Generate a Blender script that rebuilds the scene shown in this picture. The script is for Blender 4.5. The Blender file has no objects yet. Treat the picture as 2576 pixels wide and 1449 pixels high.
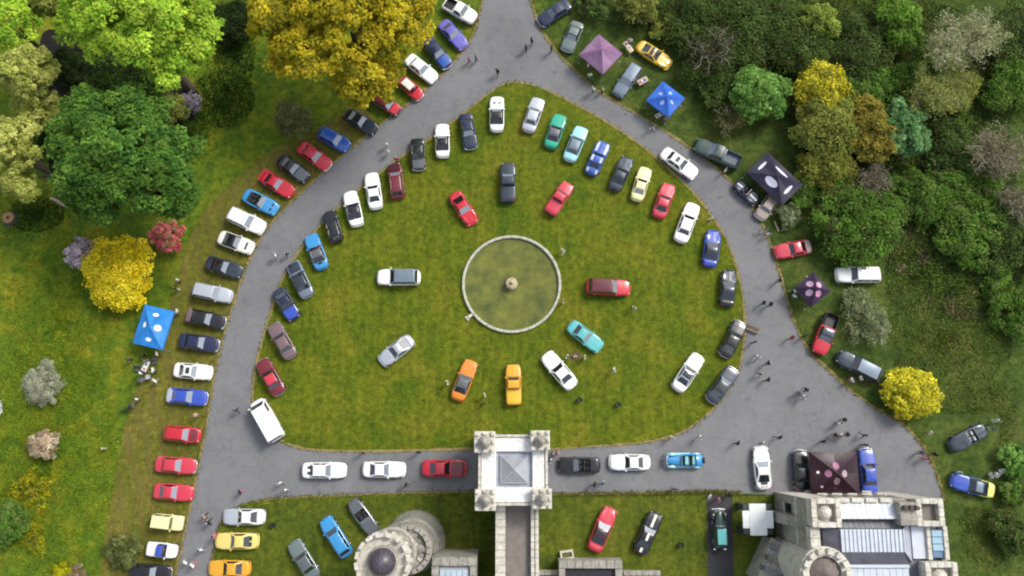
import bpy, bmesh, math, random
import numpy as np
from mathutils import Vector, Matrix
from mathutils.geometry import tessellate_polygon

random.seed(7)
RNG = np.random.default_rng(11)
SC = bpy.context.scene
COL = SC.collection
R = math.radians

# ------------------------------------------------------------------ camera, sky, sun, exposure
CAM_H, CAM_T, CAM_F = 90.0, R(10.5), 28.0
cam_data = bpy.data.cameras.new('camera')
cam_data.lens = CAM_F; cam_data.sensor_width = 36.0
cam_data.clip_start = 0.5; cam_data.clip_end = 2000.0
cam = bpy.data.objects.new('camera', cam_data)
cam.location = (0, 0, CAM_H); cam.rotation_euler = (CAM_T, 0, 0)
COL.objects.link(cam); SC.camera = cam

SUN_EL, SUN_AZ = R(48), R(38)          # azimuth measured from +x towards +y
sun_dir = Vector((math.cos(SUN_EL)*math.cos(SUN_AZ), math.cos(SUN_EL)*math.sin(SUN_AZ), math.sin(SUN_EL)))
world = bpy.data.worlds.new('World'); SC.world = world; world.use_nodes = True
wn = world.node_tree; wn.nodes.clear()
w_out = wn.nodes.new('ShaderNodeOutputWorld'); w_bg = wn.nodes.new('ShaderNodeBackground')
w_hs = wn.nodes.new('ShaderNodeHueSaturation'); w_sky = wn.nodes.new('ShaderNodeTexSky')
w_sky.sky_type = 'NISHITA'; w_sky.sun_disc = False
w_sky.sun_elevation = SUN_EL; w_sky.sun_rotation = R(90) - SUN_AZ
w_sky.air_density = 1.0; w_sky.dust_density = 3.0; w_sky.ozone_density = 1.0
w_hs.inputs['Saturation'].default_value = 0.45
w_bg.inputs['Strength'].default_value = 0.13
wn.links.new(w_sky.outputs[0], w_hs.inputs['Color']); wn.links.new(w_hs.outputs[0], w_bg.inputs[0])
wn.links.new(w_bg.outputs[0], w_out.inputs[0])

sun_data = bpy.data.lights.new('sun', 'SUN'); sun_data.energy = 1.5; sun_data.angle = R(16)
sun_data.color = (1.0, 0.95, 0.87)
sun = bpy.data.objects.new('sun', sun_data); COL.objects.link(sun)
sun.rotation_euler = sun_dir.to_track_quat('Z', 'Y').to_euler()

SC.view_settings.view_transform = 'Standard'; SC.view_settings.look = 'None'
SC.view_settings.exposure = 0.76; SC.view_settings.gamma = 1.0
SC.view_settings.use_curve_mapping = False
SC.render.engine = 'CYCLES'
SC.cycles.max_bounces = 6; SC.cycles.diffuse_bounces = 3; SC.cycles.glossy_bounces = 3
SC.cycles.transparent_max_bounces = 8; SC.cycles.use_denoising = True
SC.cycles.pixel_filter_type = 'BLACKMAN_HARRIS'; SC.cycles.filter_width = 2.1

# ------------------------------------------------------------------ survey helper: plan position from a photo reading at a known height
FPX = 2576*CAM_F/36.0
def P(dx, dy, z=0.0):
    u = (dx-1288)/FPX; v = (724.5-dy)/FPX
    c, s = math.cos(CAM_T), math.sin(CAM_T)
    d = (u, v*c+s, v*s-c)
    t = (z-CAM_H)/d[2]
    return Vector((d[0]*t, d[1]*t, z))
M = 0.0452                                # metres for one reading unit on the ground

# ------------------------------------------------------------------ materials
MATS = {}
def new_mat(name):
    m = bpy.data.materials.new(name); m.use_nodes = True
    nt = m.node_tree; b = nt.nodes['Principled BSDF']
    return m, nt, b
def mat(name, col, rough=0.6, metal=0.0, coat=0.0, spec=0.5, var=0.0, scale=3.0, bump=0.0, col2=None, detail=6.0):
    if name in MATS: return MATS[name]
    m, nt, b = new_mat(name)
    b.inputs['Base Color'].default_value = (*col, 1); b.inputs['Roughness'].default_value = rough
    b.inputs['Metallic'].default_value = metal; b.inputs['Specular IOR Level'].default_value = spec
    if coat: b.inputs['Coat Weight'].default_value = coat; b.inputs['Coat Roughness'].default_value = 0.04
    if var or col2 or bump:
        tc = nt.nodes.new('ShaderNodeNewGeometry')
        no = nt.nodes.new('ShaderNodeTexNoise'); no.inputs['Scale'].default_value = scale; no.inputs['Detail'].default_value = detail
        no.inputs['Roughness'].default_value = 0.65
        nt.links.new(tc.outputs['Position'], no.inputs['Vector'])
        cr = nt.nodes.new('ShaderNodeValToRGB')
        c2 = col2 or tuple(min(1, c*(1+var)) for c in col)
        c1 = tuple(c*(1-var) for c in col) if var else col
        cr.color_ramp.elements[0].position = 0.32; cr.color_ramp.elements[1].position = 0.68
        cr.color_ramp.elements[0].color = (*c1, 1); cr.color_ramp.elements[1].color = (*c2, 1)
        nt.links.new(no.outputs['Fac'], cr.inputs['Fac']); nt.links.new(cr.outputs['Color'], b.inputs['Base Color'])
        if bump:
            bp = nt.nodes.new('ShaderNodeBump'); bp.inputs['Strength'].default_value = bump; bp.inputs['Distance'].default_value = 0.05
            nt.links.new(no.outputs['Fac'], bp.inputs['Height']); nt.links.new(bp.outputs['Normal'], b.inputs['Normal'])
    MATS[name] = m
    return m

def ramp(nt, fac, stops):
    cr = nt.nodes.new('ShaderNodeValToRGB'); e = cr.color_ramp.elements
    while len(e) < len(stops): e.new(0.5)
    for k, (p, c) in enumerate(stops): e[k].position = p; e[k].color = (*c, 1)
    nt.links.new(fac, cr.inputs['Fac']); return cr.outputs['Color']
def noise(nt, vec, scale, detail=5.0, rough=0.6, dist=0.0):
    n = nt.nodes.new('ShaderNodeTexNoise'); n.inputs['Scale'].default_value = scale; n.inputs['Detail'].default_value = detail
    n.inputs['Roughness'].default_value = rough; n.inputs['Distortion'].default_value = dist
    nt.links.new(vec, n.inputs['Vector']); return n.outputs['Fac']
def mixc(nt, fac, a, b, mode='MIX'):
    m = nt.nodes.new('ShaderNodeMix'); m.data_type = 'RGBA'; m.blend_type = mode
    if isinstance(fac, float): m.inputs['Factor'].default_value = fac
    else: nt.links.new(fac, m.inputs['Factor'])
    for s, v in (('A', a), ('B', b)):
        i = [x for x in m.inputs if x.name == s and x.type == 'RGBA'][0]
        if isinstance(v, tuple): i.default_value = (*v, 1)
        else: nt.links.new(v, i)
    return [o for o in m.outputs if o.type == 'RGBA'][0]
def maprange(nt, val, a, b, c=0.0, d=1.0):
    m = nt.nodes.new('ShaderNodeMapRange'); m.inputs[1].default_value = a; m.inputs[2].default_value = b
    m.inputs[3].default_value = c; m.inputs[4].default_value = d
    nt.links.new(val, m.inputs[0]); return m.outputs[0]
def math_node(nt, op, a, b):
    m = nt.nodes.new('ShaderNodeMath'); m.operation = op
    for k, v in enumerate((a, b)):
        if isinstance(v, (int, float)): m.inputs[k].default_value = v
        else: nt.links.new(v, m.inputs[k])
    return m.outputs[0]

def grass_mat(name, dark, mid, dry, fine=1.0, stripes=None, patch=0.22):
    m, nt, b = new_mat(name); g = nt.nodes.new('ShaderNodeNewGeometry'); pos = g.outputs['Position']
    n1 = noise(nt, pos, patch, 4, 0.6, 0.4); n2 = noise(nt, pos, 1.5*fine, 5, 0.72, 0.3); n3 = noise(nt, pos, 7.0*fine, 4, 0.75)
    base = ramp(nt, n1, [(0.30, dark), (0.52, mid), (0.74, dry)])
    tuft = ramp(nt, n2, [(0.25, (0.42, 0.45, 0.4)), (0.5, (1, 1, 1)), (0.78, (1.75, 1.6, 1.5))])
    c = mixc(nt, 1.0, base, tuft, 'MULTIPLY')
    fin = ramp(nt, n3, [(0.3, (0.55, 0.57, 0.5)), (0.7, (1.45, 1.4, 1.4))])
    c = mixc(nt, 1.0, c, fin, 'MULTIPLY')
    mp = nt.nodes.new('ShaderNodeMapping'); mp.inputs['Rotation'].default_value = (0, 0, 0.35); mp.inputs['Scale'].default_value = (1.6, 0.16, 1.0); nt.links.new(pos, mp.inputs['Vector'])
    n4 = noise(nt, mp.outputs[0], 1.0, 4, 0.6, 0.3)
    c = mixc(nt, 1.0, c, ramp(nt, n4, [(0.3, (0.80, 0.84, 0.8)), (0.7, (1.22, 1.16, 1.1))]), 'MULTIPLY')
    if stripes:
        ax, ay, per = stripes
        sep = nt.nodes.new('ShaderNodeSeparateXYZ'); nt.links.new(pos, sep.inputs[0])
        s = math_node(nt, 'ADD', math_node(nt, 'MULTIPLY', sep.outputs[0], ax/per), math_node(nt, 'MULTIPLY', sep.outputs[1], ay/per))
        s = math_node(nt, 'ADD', s, math_node(nt, 'MULTIPLY', noise(nt, pos, 0.15, 2), 1.5))
        w = math_node(nt, 'SINE', math_node(nt, 'MULTIPLY', s, 6.283), 0)
        c = mixc(nt, maprange(nt, w, 0.2, 0.9, 0, 0.5), c, (0.13, 0.105, 0.032))
    nt.links.new(c, b.inputs['Base Color']); b.inputs['Roughness'].default_value = 0.85; b.inputs['Specular IOR Level'].default_value = 0.15
    bp = nt.nodes.new('ShaderNodeBump'); bp.inputs['Strength'].default_value = 0.6; bp.inputs['Distance'].default_value = 0.12
    nt.links.new(math_node(nt, 'ADD', n2, n3), bp.inputs['Height']); nt.links.new(bp.outputs['Normal'], b.inputs['Normal'])
    MATS[name] = m
    return m

def ground_mat():
    m, nt, b = new_mat('meadow_ground'); g = nt.nodes.new('ShaderNodeNewGeometry'); pos = g.outputs['Position']
    sep = nt.nodes.new('ShaderNodeSeparateXYZ'); nt.links.new(pos, sep.inputs[0])
    n0 = noise(nt, pos, 0.06, 3, 0.5, 0.5); n1 = noise(nt, pos, 0.28, 4, 0.6, 0.6); n2 = noise(nt, pos, 1.3, 5, 0.72, 0.4); n3 = noise(nt, pos, 6.0, 4, 0.75)
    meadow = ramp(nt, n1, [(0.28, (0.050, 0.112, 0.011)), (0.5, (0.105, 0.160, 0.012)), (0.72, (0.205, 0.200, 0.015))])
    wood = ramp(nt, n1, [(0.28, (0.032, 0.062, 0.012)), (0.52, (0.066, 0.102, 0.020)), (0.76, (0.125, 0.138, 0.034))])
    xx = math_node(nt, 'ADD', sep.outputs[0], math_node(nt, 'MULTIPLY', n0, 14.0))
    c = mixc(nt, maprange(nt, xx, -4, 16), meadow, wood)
    tuft = ramp(nt, n2, [(0.25, (0.40, 0.44, 0.4)), (0.5, (1, 1, 1)), (0.78, (1.7, 1.6, 1.5))])
    c = mixc(nt, 1.0, c, tuft, 'MULTIPLY')
    c = mixc(nt, 1.0, c, ramp(nt, n3, [(0.3, (0.55, 0.57, 0.5)), (0.7, (1.45, 1.4, 1.4))]), 'MULTIPLY')
    nt.links.new(c, b.inputs['Base Color']); b.inputs['Roughness'].default_value = 0.9; b.inputs['Specular IOR Level'].default_value = 0.12
    bp = nt.nodes.new('ShaderNodeBump'); bp.inputs['Strength'].default_value = 0.7; bp.inputs['Distance'].default_value = 0.2
    nt.links.new(math_node(nt, 'ADD', n2, n3), bp.inputs['Height']); nt.links.new(bp.outputs['Normal'], b.inputs['Normal'])
    return m

def asphalt_mat(name, base, warm):
    m, nt, b = new_mat(name); g = nt.nodes.new('ShaderNodeNewGeometry'); pos = g.outputs['Position']
    n1 = noise(nt, pos, 0.12, 4, 0.55, 0.8); n2 = noise(nt, pos, 1.1, 5, 0.65, 0.2); n3 = noise(nt, pos, 22, 3, 0.7)
    c = ramp(nt, n1, [(0.3, base), (0.7, warm)])
    c = mixc(nt, 1.0, c, ramp(nt, n2, [(0.28, (0.86, 0.87, 0.89)), (0.5, (1, 1, 1)), (0.75, (1.09, 1.08, 1.06))]), 'MULTIPLY')
    c = mixc(nt, 1.0, c, ramp(nt, n3, [(0.3, (0.75, 0.75, 0.75)), (0.7, (1.2, 1.2, 1.2))]), 'MULTIPLY')
    vo = nt.nodes.new('ShaderNodeTexVoronoi'); vo.feature = 'DISTANCE_TO_EDGE'; vo.inputs['Scale'].default_value = 0.17
    wp = nt.nodes.new('ShaderNodeVectorMath'); wp.operation = 'ADD'; nz = nt.nodes.new('ShaderNodeTexNoise'); nz.inputs['Scale'].default_value = 0.5; nz.inputs['Detail'].default_value = 5
    sc3 = nt.nodes.new('ShaderNodeVectorMath'); sc3.operation = 'SCALE'; sc3.inputs['Scale'].default_value = 3.0
    nt.links.new(pos, nz.inputs['Vector']); nt.links.new(nz.outputs['Color'], sc3.inputs[0]); nt.links.new(pos, wp.inputs[0]); nt.links.new(sc3.outputs[0], wp.inputs[1]); nt.links.new(wp.outputs[0], vo.inputs['Vector'])
    c = mixc(nt, maprange(nt, vo.outputs['Distance'], 0.0, 0.012, 0.35, 0.0), c, tuple(q*0.45 for q in base))
    nt.links.new(c, b.inputs['Base Color']); b.inputs['Roughness'].default_value = 0.85; b.inputs['Specular IOR Level'].default_value = 0.3
    bp = nt.nodes.new('ShaderNodeBump'); bp.inputs['Strength'].default_value = 0.3; bp.inputs['Distance'].default_value = 0.02
    nt.links.new(n3, bp.inputs['Height']); nt.links.new(bp.outputs['Normal'], b.inputs['Normal'])
    return m

def stone_mat(name, a, c, scale=0.9, streak=0.5):
    if name in MATS: return MATS[name]
    m, nt, b = new_mat(name); g = nt.nodes.new('ShaderNodeNewGeometry'); pos = g.outputs['Position']
    n1 = noise(nt, pos, scale, 6, 0.7, 0.5); n2 = noise(nt, pos, 5.0, 4, 0.7); n3 = noise(nt, pos, 2.2, 3, 0.6, 0.3)
    k = ramp(nt, n1, [(0.3, a), (0.66, c)])
    k = mixc(nt, 1.0, k, ramp(nt, n2, [(0.3, (0.68, 0.67, 0.64)), (0.65, (1.15, 1.14, 1.12))]), 'MULTIPLY')
    k = mixc(nt, maprange(nt, n3, 0.58, 0.72, 0, streak), k, (0.10, 0.095, 0.075))
    nt.links.new(k, b.inputs['Base Color']); b.inputs['Roughness'].default_value = 0.85; b.inputs['Specular IOR Level'].default_value = 0.25
    bp = nt.nodes.new('ShaderNodeBump'); bp.inputs['Strength'].default_value = 0.5; bp.inputs['Distance'].default_value = 0.06
    nt.links.new(n2, bp.inputs['Height']); nt.links.new(bp.outputs['Normal'], b.inputs['Normal'])
    MATS[name] = m
    return m

def leaf_mat():
    if 'foliage' in MATS: return MATS['foliage']
    m, nt, b = new_mat('foliage'); nt.nodes.remove(b)
    out = nt.nodes['Material Output']
    at = nt.nodes.new('ShaderNodeAttribute'); at.attribute_name = 'tint'
    d = nt.nodes.new('ShaderNodeBsdfDiffuse'); t = nt.nodes.new('ShaderNodeBsdfTranslucent')
    mx = nt.nodes.new('ShaderNodeMixShader'); mx.inputs[0].default_value = 0.22
    nt.links.new(at.outputs['Color'], d.inputs[0]); nt.links.new(at.outputs['Color'], t.inputs[0])
    nt.links.new(d.outputs[0], mx.inputs[1]); nt.links.new(t.outputs[0], mx.inputs[2]); nt.links.new(mx.outputs[0], out.inputs[0])
    MATS['foliage'] = m
    return m

# ------------------------------------------------------------------ mesh helpers
def link(o, parent=None, loc=None, rot=None):
    COL.objects.link(o)
    if parent: o.parent = parent
    if loc is not None: o.location = loc
    if rot is not None: o.rotation_euler = rot
    return o
def mesh_obj(name, verts, faces, m, parent=None, loc=None, rot=None, smooth=False, mats=None, idx=None):
    me = bpy.data.meshes.new(name); me.from_pydata([tuple(v) for v in verts], [], faces)
    for k in (mats or [m]): me.materials.append(k)
    if idx is not None: me.polygons.foreach_set('material_index', idx)
    if smooth: me.polygons.foreach_set('use_smooth', [True]*len(me.polygons))
    me.update()
    return link(bpy.data.objects.new(name, me), parent, loc, rot)
def data_obj(name, me, parent=None, loc=None, rot=None, m=None):
    o = bpy.data.objects.new(name, me)
    link(o, parent, loc, rot)
    if m is not None:
        if not me.materials: me.materials.append(None)
        o.material_slots[0].link = 'OBJECT'; o.material_slots[0].material = m
    return o
def tag(o, label, cat, group=None):
    o['label'] = label; o['category'] = cat
    if group: o['group'] = group
    return o
def empty(name, loc, rz=0.0):
    o = bpy.data.objects.new(name, None); o.empty_display_size = 0.3
    return link(o, None, loc, (0, 0, rz))
def structure(o): o['kind'] = 'structure'; return o
def box_vf(x0, x1, y0, y1, z0, z1):
    v = [(x0,y0,z0),(x1,y0,z0),(x1,y1,z0),(x0,y1,z0),(x0,y0,z1),(x1,y0,z1),(x1,y1,z1),(x0,y1,z1)]
    f = [(3,2,1,0),(4,5,6,7),(0,1,5,4),(1,2,6,5),(2,3,7,6),(3,0,4,7)]
    return v, f
def box(name, x0, x1, y0, y1, z0, z1, m, parent=None, loc=None, rot=None, bev=0.0, seg=1):
    v, f = box_vf(min(x0,x1), max(x0,x1), min(y0,y1), max(y0,y1), z0, z1)
    return hull(name, v, f, m, parent, loc, rot, bev, seg)
def hull(name, v, f, m, parent=None, loc=None, rot=None, bev=0.0, seg=1, smooth=False):
    if not bev: return mesh_obj(name, v, f, m, parent, loc, rot, smooth)
    bm = bmesh.new(); vs = [bm.verts.new(p) for p in v]
    for q in f: bm.faces.new([vs[i] for i in q])
    bmesh.ops.bevel(bm, geom=bm.edges[:], offset=bev, segments=seg, affect='EDGES', profile=0.5)
    me = bpy.data.meshes.new(name); bm.to_mesh(me); bm.free(); me.materials.append(m)
    if smooth: me.polygons.foreach_set('use_smooth', [True]*len(me.polygons))
    return link(bpy.data.objects.new(name, me), parent, loc, rot)
def cyl_vf(r0, r1, z0, z1, n=16, cx=0, cy=0, cap=True, ph=0.0):
    v = []; f = []
    for z, r in ((z0, r0), (z1, r1)):
        for k in range(n):
            a = ph+2*math.pi*k/n; v.append((cx+r*math.cos(a), cy+r*math.sin(a), z))
    for k in range(n): f.append((k, (k+1) % n, n+(k+1) % n, n+k))
    if cap: f.append(tuple(range(n))[::-1]); f.append(tuple(range(n, 2*n)))
    return v, f
def lathe_vf(prof, n=24, ph=0.0):
    v = []; f = []
    for r, z in prof:
        for k in range(n):
            a = ph+2*math.pi*k/n; v.append((r*math.cos(a), r*math.sin(a), z))
    for i in range(len(prof)-1):
        for k in range(n):
            f.append((i*n+k, i*n+(k+1) % n, (i+1)*n+(k+1) % n, (i+1)*n+k))
    f.append(tuple(range((len(prof)-1)*n, len(prof)*n)))
    return v, f
def tube_vf(pts, rads, n=6):
    v = []; f = []
    pts = [Vector(p) for p in pts]
    for i, p in enumerate(pts):
        d = (pts[min(i+1, len(pts)-1)]-pts[max(i-1, 0)]).normalized()
        a = d.orthogonal().normalized(); b = d.cross(a)
        for k in range(n):
            t = 2*math.pi*k/n; v.append(p+(a*math.cos(t)+b*math.sin(t))*rads[i])
    for i in range(len(pts)-1):
        for k in range(n): f.append((i*n+k, i*n+(k+1) % n, (i+1)*n+(k+1) % n, (i+1)*n+k))
    f.append(tuple(range((len(pts)-1)*n, len(pts)*n)))
    return v, f
def merge_vf(parts):
    V = []; F = []
    for v, f in parts:
        o = len(V); V += list(v); F += [tuple(i+o for i in q) for q in f]
    return V, F
def smooth_line(pts, closed=False, n=6):
    out = []; m = len(pts); rng = range(m if closed else m-1)
    for i in rng:
        g = lambda k: np.array(pts[k % m] if closed else pts[min(max(k, 0), m-1)], float)
        p0, p1, p2, p3 = g(i-1), g(i), g(i+1), g(i+2)
        for k in range(n):
            t = k/n
            out.append(tuple(0.5*((2*p1)+(-p0+p2)*t+(2*p0-5*p1+4*p2-p3)*t*t+(-p0+3*p1-3*p2+p3)*t**3)))
    if not closed: out.append(tuple(pts[-1]))
    return out
def sheet(name, pts, z, m, parent=None):
    w = [Vector((p[0], p[1], z)) for p in pts]
    tr = tessellate_polygon([w]); faces = []
    for t in tr:
        a, b, c = (w[i] for i in t)
        faces.append(tuple(t) if (b-a).cross(c-a).z > 0 else tuple(t)[::-1])
    return mesh_obj(name, w, faces, m, parent)
def strip(name, pts, width, z0, z1, m, closed=False, wob=0.0):
    n = len(pts); v = []; f = []
    for i, p in enumerate(pts):
        a = Vector(pts[(i-1) % n] if closed else pts[max(i-1, 0)][:2]).to_2d(); b = Vector(pts[(i+1) % n] if closed else pts[min(i+1, n-1)]).to_2d()
        d = (b-a).normalized(); nn = Vector((-d.y, d.x)); q = Vector(p[:2])
        w = width*(1+wob*(random.random()-0.5))*0.5
        for s, z in ((-1.25, z0), (-1, z1), (1, z1), (1.25, z0)): v.append((q.x+nn.x*w*s, q.y+nn.y*w*s, z))
    rng = range(n if closed else n-1)
    for i in rng:
        j = (i+1) % n
        for k in range(3): f.append((i*4+k, j*4+k, j*4+k+1, i*4+k+1))
    return mesh_obj(name, v, f, m)

# ------------------------------------------------------------------ ground, road, lawns
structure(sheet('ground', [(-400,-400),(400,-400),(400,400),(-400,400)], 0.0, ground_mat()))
pw = lambda pts: [tuple(P(x, y))[:2] for x, y in pts]
west_edge = [(1225,-120),(1216,-40),(1212,0),(1203,48),(1186,95),(1150,145),(1100,198),(1020,265),(960,310),(880,375),(800,445),(740,500),(690,552),(650,608),(620,670),(595,740),(572,810),(553,880),(540,940),(528,1010),(517,1080),(505,1140),(490,1220),(470,1310),(455,1380),(440,1449),(422,1560),(410,1640)]
south_edge_w = [(515,1640),(522,1560),(530,1449),(540,1385),(552,1330),(578,1292),(630,1266),(700,1255),(800,1249),(900,1245),(1050,1240),(1195,1238),(1290,1240)]
south_edge_e = [(1290,1240),(1390,1244),(1500,1243),(1600,1241),(1700,1239),(1785,1238),(1850,1241),(1960,1245),(2040,1256),(2200,1262),(2376,1262)]
east_edge = [(2376,1262),(2366,1220),(2346,1165),(2318,1117),(2270,1066),(2210,1030),(2140,982),(2090,935),(2045,893),(2010,838),(1985,770),(1962,690),(1940,620),(1910,550),(1870,490),(1810,430),(1740,375),(1650,315),(1560,262),(1500,225),(1450,180),(1400,130),(1360,70),(1335,0),(1322,-50),(1310,-120)]
island_edge = [(1290,208),(1250,221),(1180,275),(1100,335),(1000,402),(920,462),(850,525),(790,585),(742,648),(706,712),(680,790),(656,870),(641,935),(636,1000),(650,1058),(690,1098),(738,1121),(800,1132),(900,1135),(1050,1133),(1195,1129),(1390,1129),(1500,1122),(1610,1114),(1690,1097),(1755,1062),(1808,1012),(1850,945),(1868,880),(1873,805),(1866,735),(1850,665),(1826,602),(1793,548),(1750,492),(1690,432),(1620,372),(1540,316),(1460,270),(1390,234),(1335,213)]
W_E = smooth_line(pw(west_edge)); S_W = smooth_line(pw(south_edge_w)); S_E = smooth_line(pw(south_edge_e)); E_E = smooth_line(pw(east_edge))
ISL = smooth_line(pw(island_edge), True)
m_asph = asphalt_mat('asphalt_road', (0.150, 0.152, 0.159), (0.196, 0.197, 0.202))
structure(sheet('road', W_E+S_W+S_E[1:]+E_E[1:], 0.006, m_asph))
m_lawn = grass_mat('lawn_grass', (0.054, 0.096, 0.005), (0.096, 0.124, 0.007), (0.146, 0.142, 0.013))
structure(sheet('island_lawn', ISL, 0.030, m_lawn))
m_edge = mat('straw_edging', (0.20, 0.165, 0.062), 0.9, spec=0.1, col2=(0.30, 0.235, 0.10), scale=1.4)
structure(strip('kerb_edging', ISL, 0.24, 0.004, 0.060, m_edge, True, 0.9))
structure(strip('kerb_edging', W_E, 0.24, 0.004, 0.050, m_edge, False, 1.0))
structure(strip('kerb_edging', S_W[:-6], 0.16, 0.004, 0.050, m_edge, False, 1.0))
structure(strip('kerb_edging', S_E[6:38], 0.15, 0.004, 0.050, m_edge, False, 1.0))
structure(strip('kerb_edging', E_E, 0.26, 0.004, 0.050, m_edge, False, 1.0))
# worn parking verge west of the drive, court lawn south of it, dark service drive
verge = [(960,330),(880,395),(800,465),(742,520),(696,572),(657,628),(628,690),(602,760),(580,830),(562,900),(548,960),(536,1030),(524,1100),(512,1160),(497,1240),(477,1330),(462,1400),(430,1560),(225,1560),(250,1449),(272,1300),(300,1150),(330,1010),(400,860),(440,720),(490,570),(570,470),(680,380),(800,320),(900,270)]
m_verge = grass_mat('verge_grass', (0.080, 0.100, 0.012), (0.122, 0.125, 0.019), (0.165, 0.140, 0.034), 1.1, (1.0, 0.25, 1.9))
structure(sheet('mown_verge', smooth_line(pw(verge), True, 4), 0.003, m_verge))
court = [(548,1500),(556,1345),(582,1302),(640,1272),(760,1256),(1050,1248),(1200,1247),(1400,1250),(1700,1246),(1960,1250),(1960,1640),(530,1640)]
m_court = grass_mat('court_grass', (0.045, 0.072, 0.008), (0.080, 0.106, 0.010), (0.118, 0.128, 0.015))
structure(sheet('court_lawn', pw(court), 0.003, m_court))
m_dark = asphalt_mat('dark_tarmac', (0.035, 0.034, 0.038), (0.055, 0.052, 0.056))
m_gap_shade = mat('painted_gap_shade', (0.006, 0.006, 0.007), 0.8, spec=0.2, col2=(0.018, 0.016, 0.012), scale=1.5)
structure(sheet('painted_shade_sheet', smooth_line(pw([(110,80),(200,90),(320,110),(440,170),(500,235),(495,290),(430,320),(330,330),(230,310),(170,380),(190,470),(130,450),(120,330),(100,200)]), True, 5), 0.003, m_gap_shade))  # dark sheet painting in the deep shade between the big trees
structure(sheet('service_drive', pw([(1778,1236),(1842,1238),(1846,1449),(1850,1640),(1778,1640),(1780,1449)]), 0.010, m_dark))

# ------------------------------------------------------------------ castle buildings
st_cream = stone_mat('cream_limestone', (0.44, 0.42, 0.36), (0.66, 0.64, 0.57), 0.9, 0.55)
st_grey = stone_mat('weathered_grey_stone', (0.20, 0.19, 0.165), (0.42, 0.405, 0.36), 1.1, 0.65)
st_moss = stone_mat('mossy_plinth_stone', (0.17, 0.175, 0.14), (0.29, 0.29, 0.25), 0.7, 0.4)
st_white = stone_mat('pale_roof_membrane', (0.62, 0.62, 0.60), (0.78, 0.78, 0.77), 0.6, 0.18)
m_lead = mat('lead_sheet', (0.34, 0.36, 0.41), 0.5, metal=0.1, var=0.16, scale=0.9)
m_lead2 = mat('lead_sheet_pale', (0.50, 0.54, 0.60), 0.45, metal=0.1, var=0.10, scale=1.3)
m_slate = mat('dark_slate', (0.13, 0.13, 0.155), 0.6, var=0.25, scale=1.2)
m_brown = mat('felted_roof', (0.185, 0.165, 0.145), 0.9, var=0.18, scale=1.3)
m_win = mat('window_glass', (0.02, 0.025, 0.03), 0.08, spec=0.8)
m_glassroof = mat('roof_glazing', (0.40, 0.48, 0.56), 0.25, spec=0.6, var=0.10, scale=0.8)
m_pitdark = mat('dark_felt', (0.02, 0.02, 0.025), 0.8)

def arch_wall(name, x0, x1, y0, y1, z1, ow, oh, m, parent, axis='x'):
    """wall slab with one pointed-round opening through it; axis = the direction the wall runs"""
    if axis == 'x': a0, a1 = x0, x1
    else: a0, a1 = y0, y1
    c = (a0+a1)/2; n = 10
    prof = [(a0, 0), (c-ow, 0), (c-ow, oh)]
    prof += [(c-ow*math.cos(math.pi*k/n), oh+ow*math.sin(math.pi*k/n)) for k in range(1, n)]
    prof += [(c+ow, oh), (c+ow, 0), (a1, 0), (a1, z1), (a0, z1)]
    N = len(prof); v = []
    for s in (0, 1):
        for a, z in prof:
            v.append((a, (y0, y1)[s], z) if axis == 'x' else ((x0, x1)[s], a, z))
    tr = tessellate_polygon([[Vector((a, z, 0)) for a, z in prof]])
    f = [tuple(t) for t in tr]+[tuple(i+N for i in t)[::-1] for t in tr]
    f += [(i, (i+1) % N, N+(i+1) % N, N+i) for i in range(N)]
    o = mesh_obj(name, v, f, m, parent)
    bm = bmesh.new(); bm.from_mesh(o.data); bmesh.ops.recalc_face_normals(bm, faces=bm.faces[:]); bm.to_mesh(o.data); bm.free()
    return o

def coping_run(parent, xa, ya, xb, yb, z0, z1, w, m, step=0.95, name='coping_stone', gap=0.03, lift=0.02):
    L = math.hypot(xb-xa, yb-ya); n = max(1, int(round(L/step))); a = math.atan2(yb-ya, xb-xa)
    for k in range(n):
        t = (k+0.5)/n; l = L/n-gap; dz = random.uniform(-lift, lift)
        box(name, -l/2, l/2, -w/2, w/2, z0, z1+dz, m, parent, (xa+(xb-xa)*t, ya+(yb-ya)*t, 0), (0, 0, a), 0.03)

def merlon_ring(parent, cx, cy, r, z0, z1, n, w, th, m, ph=0.0):
    for k in range(n):
        a = ph+2*math.pi*k/n
        box('merlon', -th/2, th/2, -w/2, w/2, z0, z1+random.uniform(-0.02, 0.02), m, parent, (cx+r*math.cos(a), cy+r*math.sin(a), 0), (0, 0, a), 0.03)

# ---- gate tower over the drive
GZ = 9.0
gx0, gx1 = P(1203,1180,GZ).x, P(1378,1180,GZ).x
gy1, gy0 = P(1288,1093,GZ).y, P(1288,1272,GZ).y
gt = empty('gate_tower', ((gx0+gx1)/2, (gy0+gy1)/2, 0)); tag(gt, 'square stone gate tower straddling the drive with four corner turrets', 'tower')
hx, hy = (gx1-gx0)/2, (gy1-gy0)/2
for s, nm in ((-1, 'wall'), (1, 'wall')):
    arch_wall('wall', s*hx-(0.7 if s > 0 else 0), s*hx+(0.7 if s < 0 else 0), -hy, hy, GZ-0.75, 2.3, 3.0, st_cream, gt, 'y')
    yy = s*hy
    w = box('wall', -hx+0.71, hx-0.71, yy-(0.7 if s > 0 else 0), yy+(0.7 if s < 0 else 0), 0, GZ-0.752, st_cream, gt)
    box('window', -0.7, 0.7, yy-0.04*(1 if s < 0 else 0)+(-0.002 if s < 0 else 0.002), yy+0.04*(1 if s > 0 else 0)+(-0.002 if s < 0 else 0.002), 4.4, 6.6, m_win, w)
box('flat_roof', -hx+0.02, hx-0.02, -hy+0.02, hy-0.02, GZ-0.748, GZ-0.55, st_white, gt)
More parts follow.
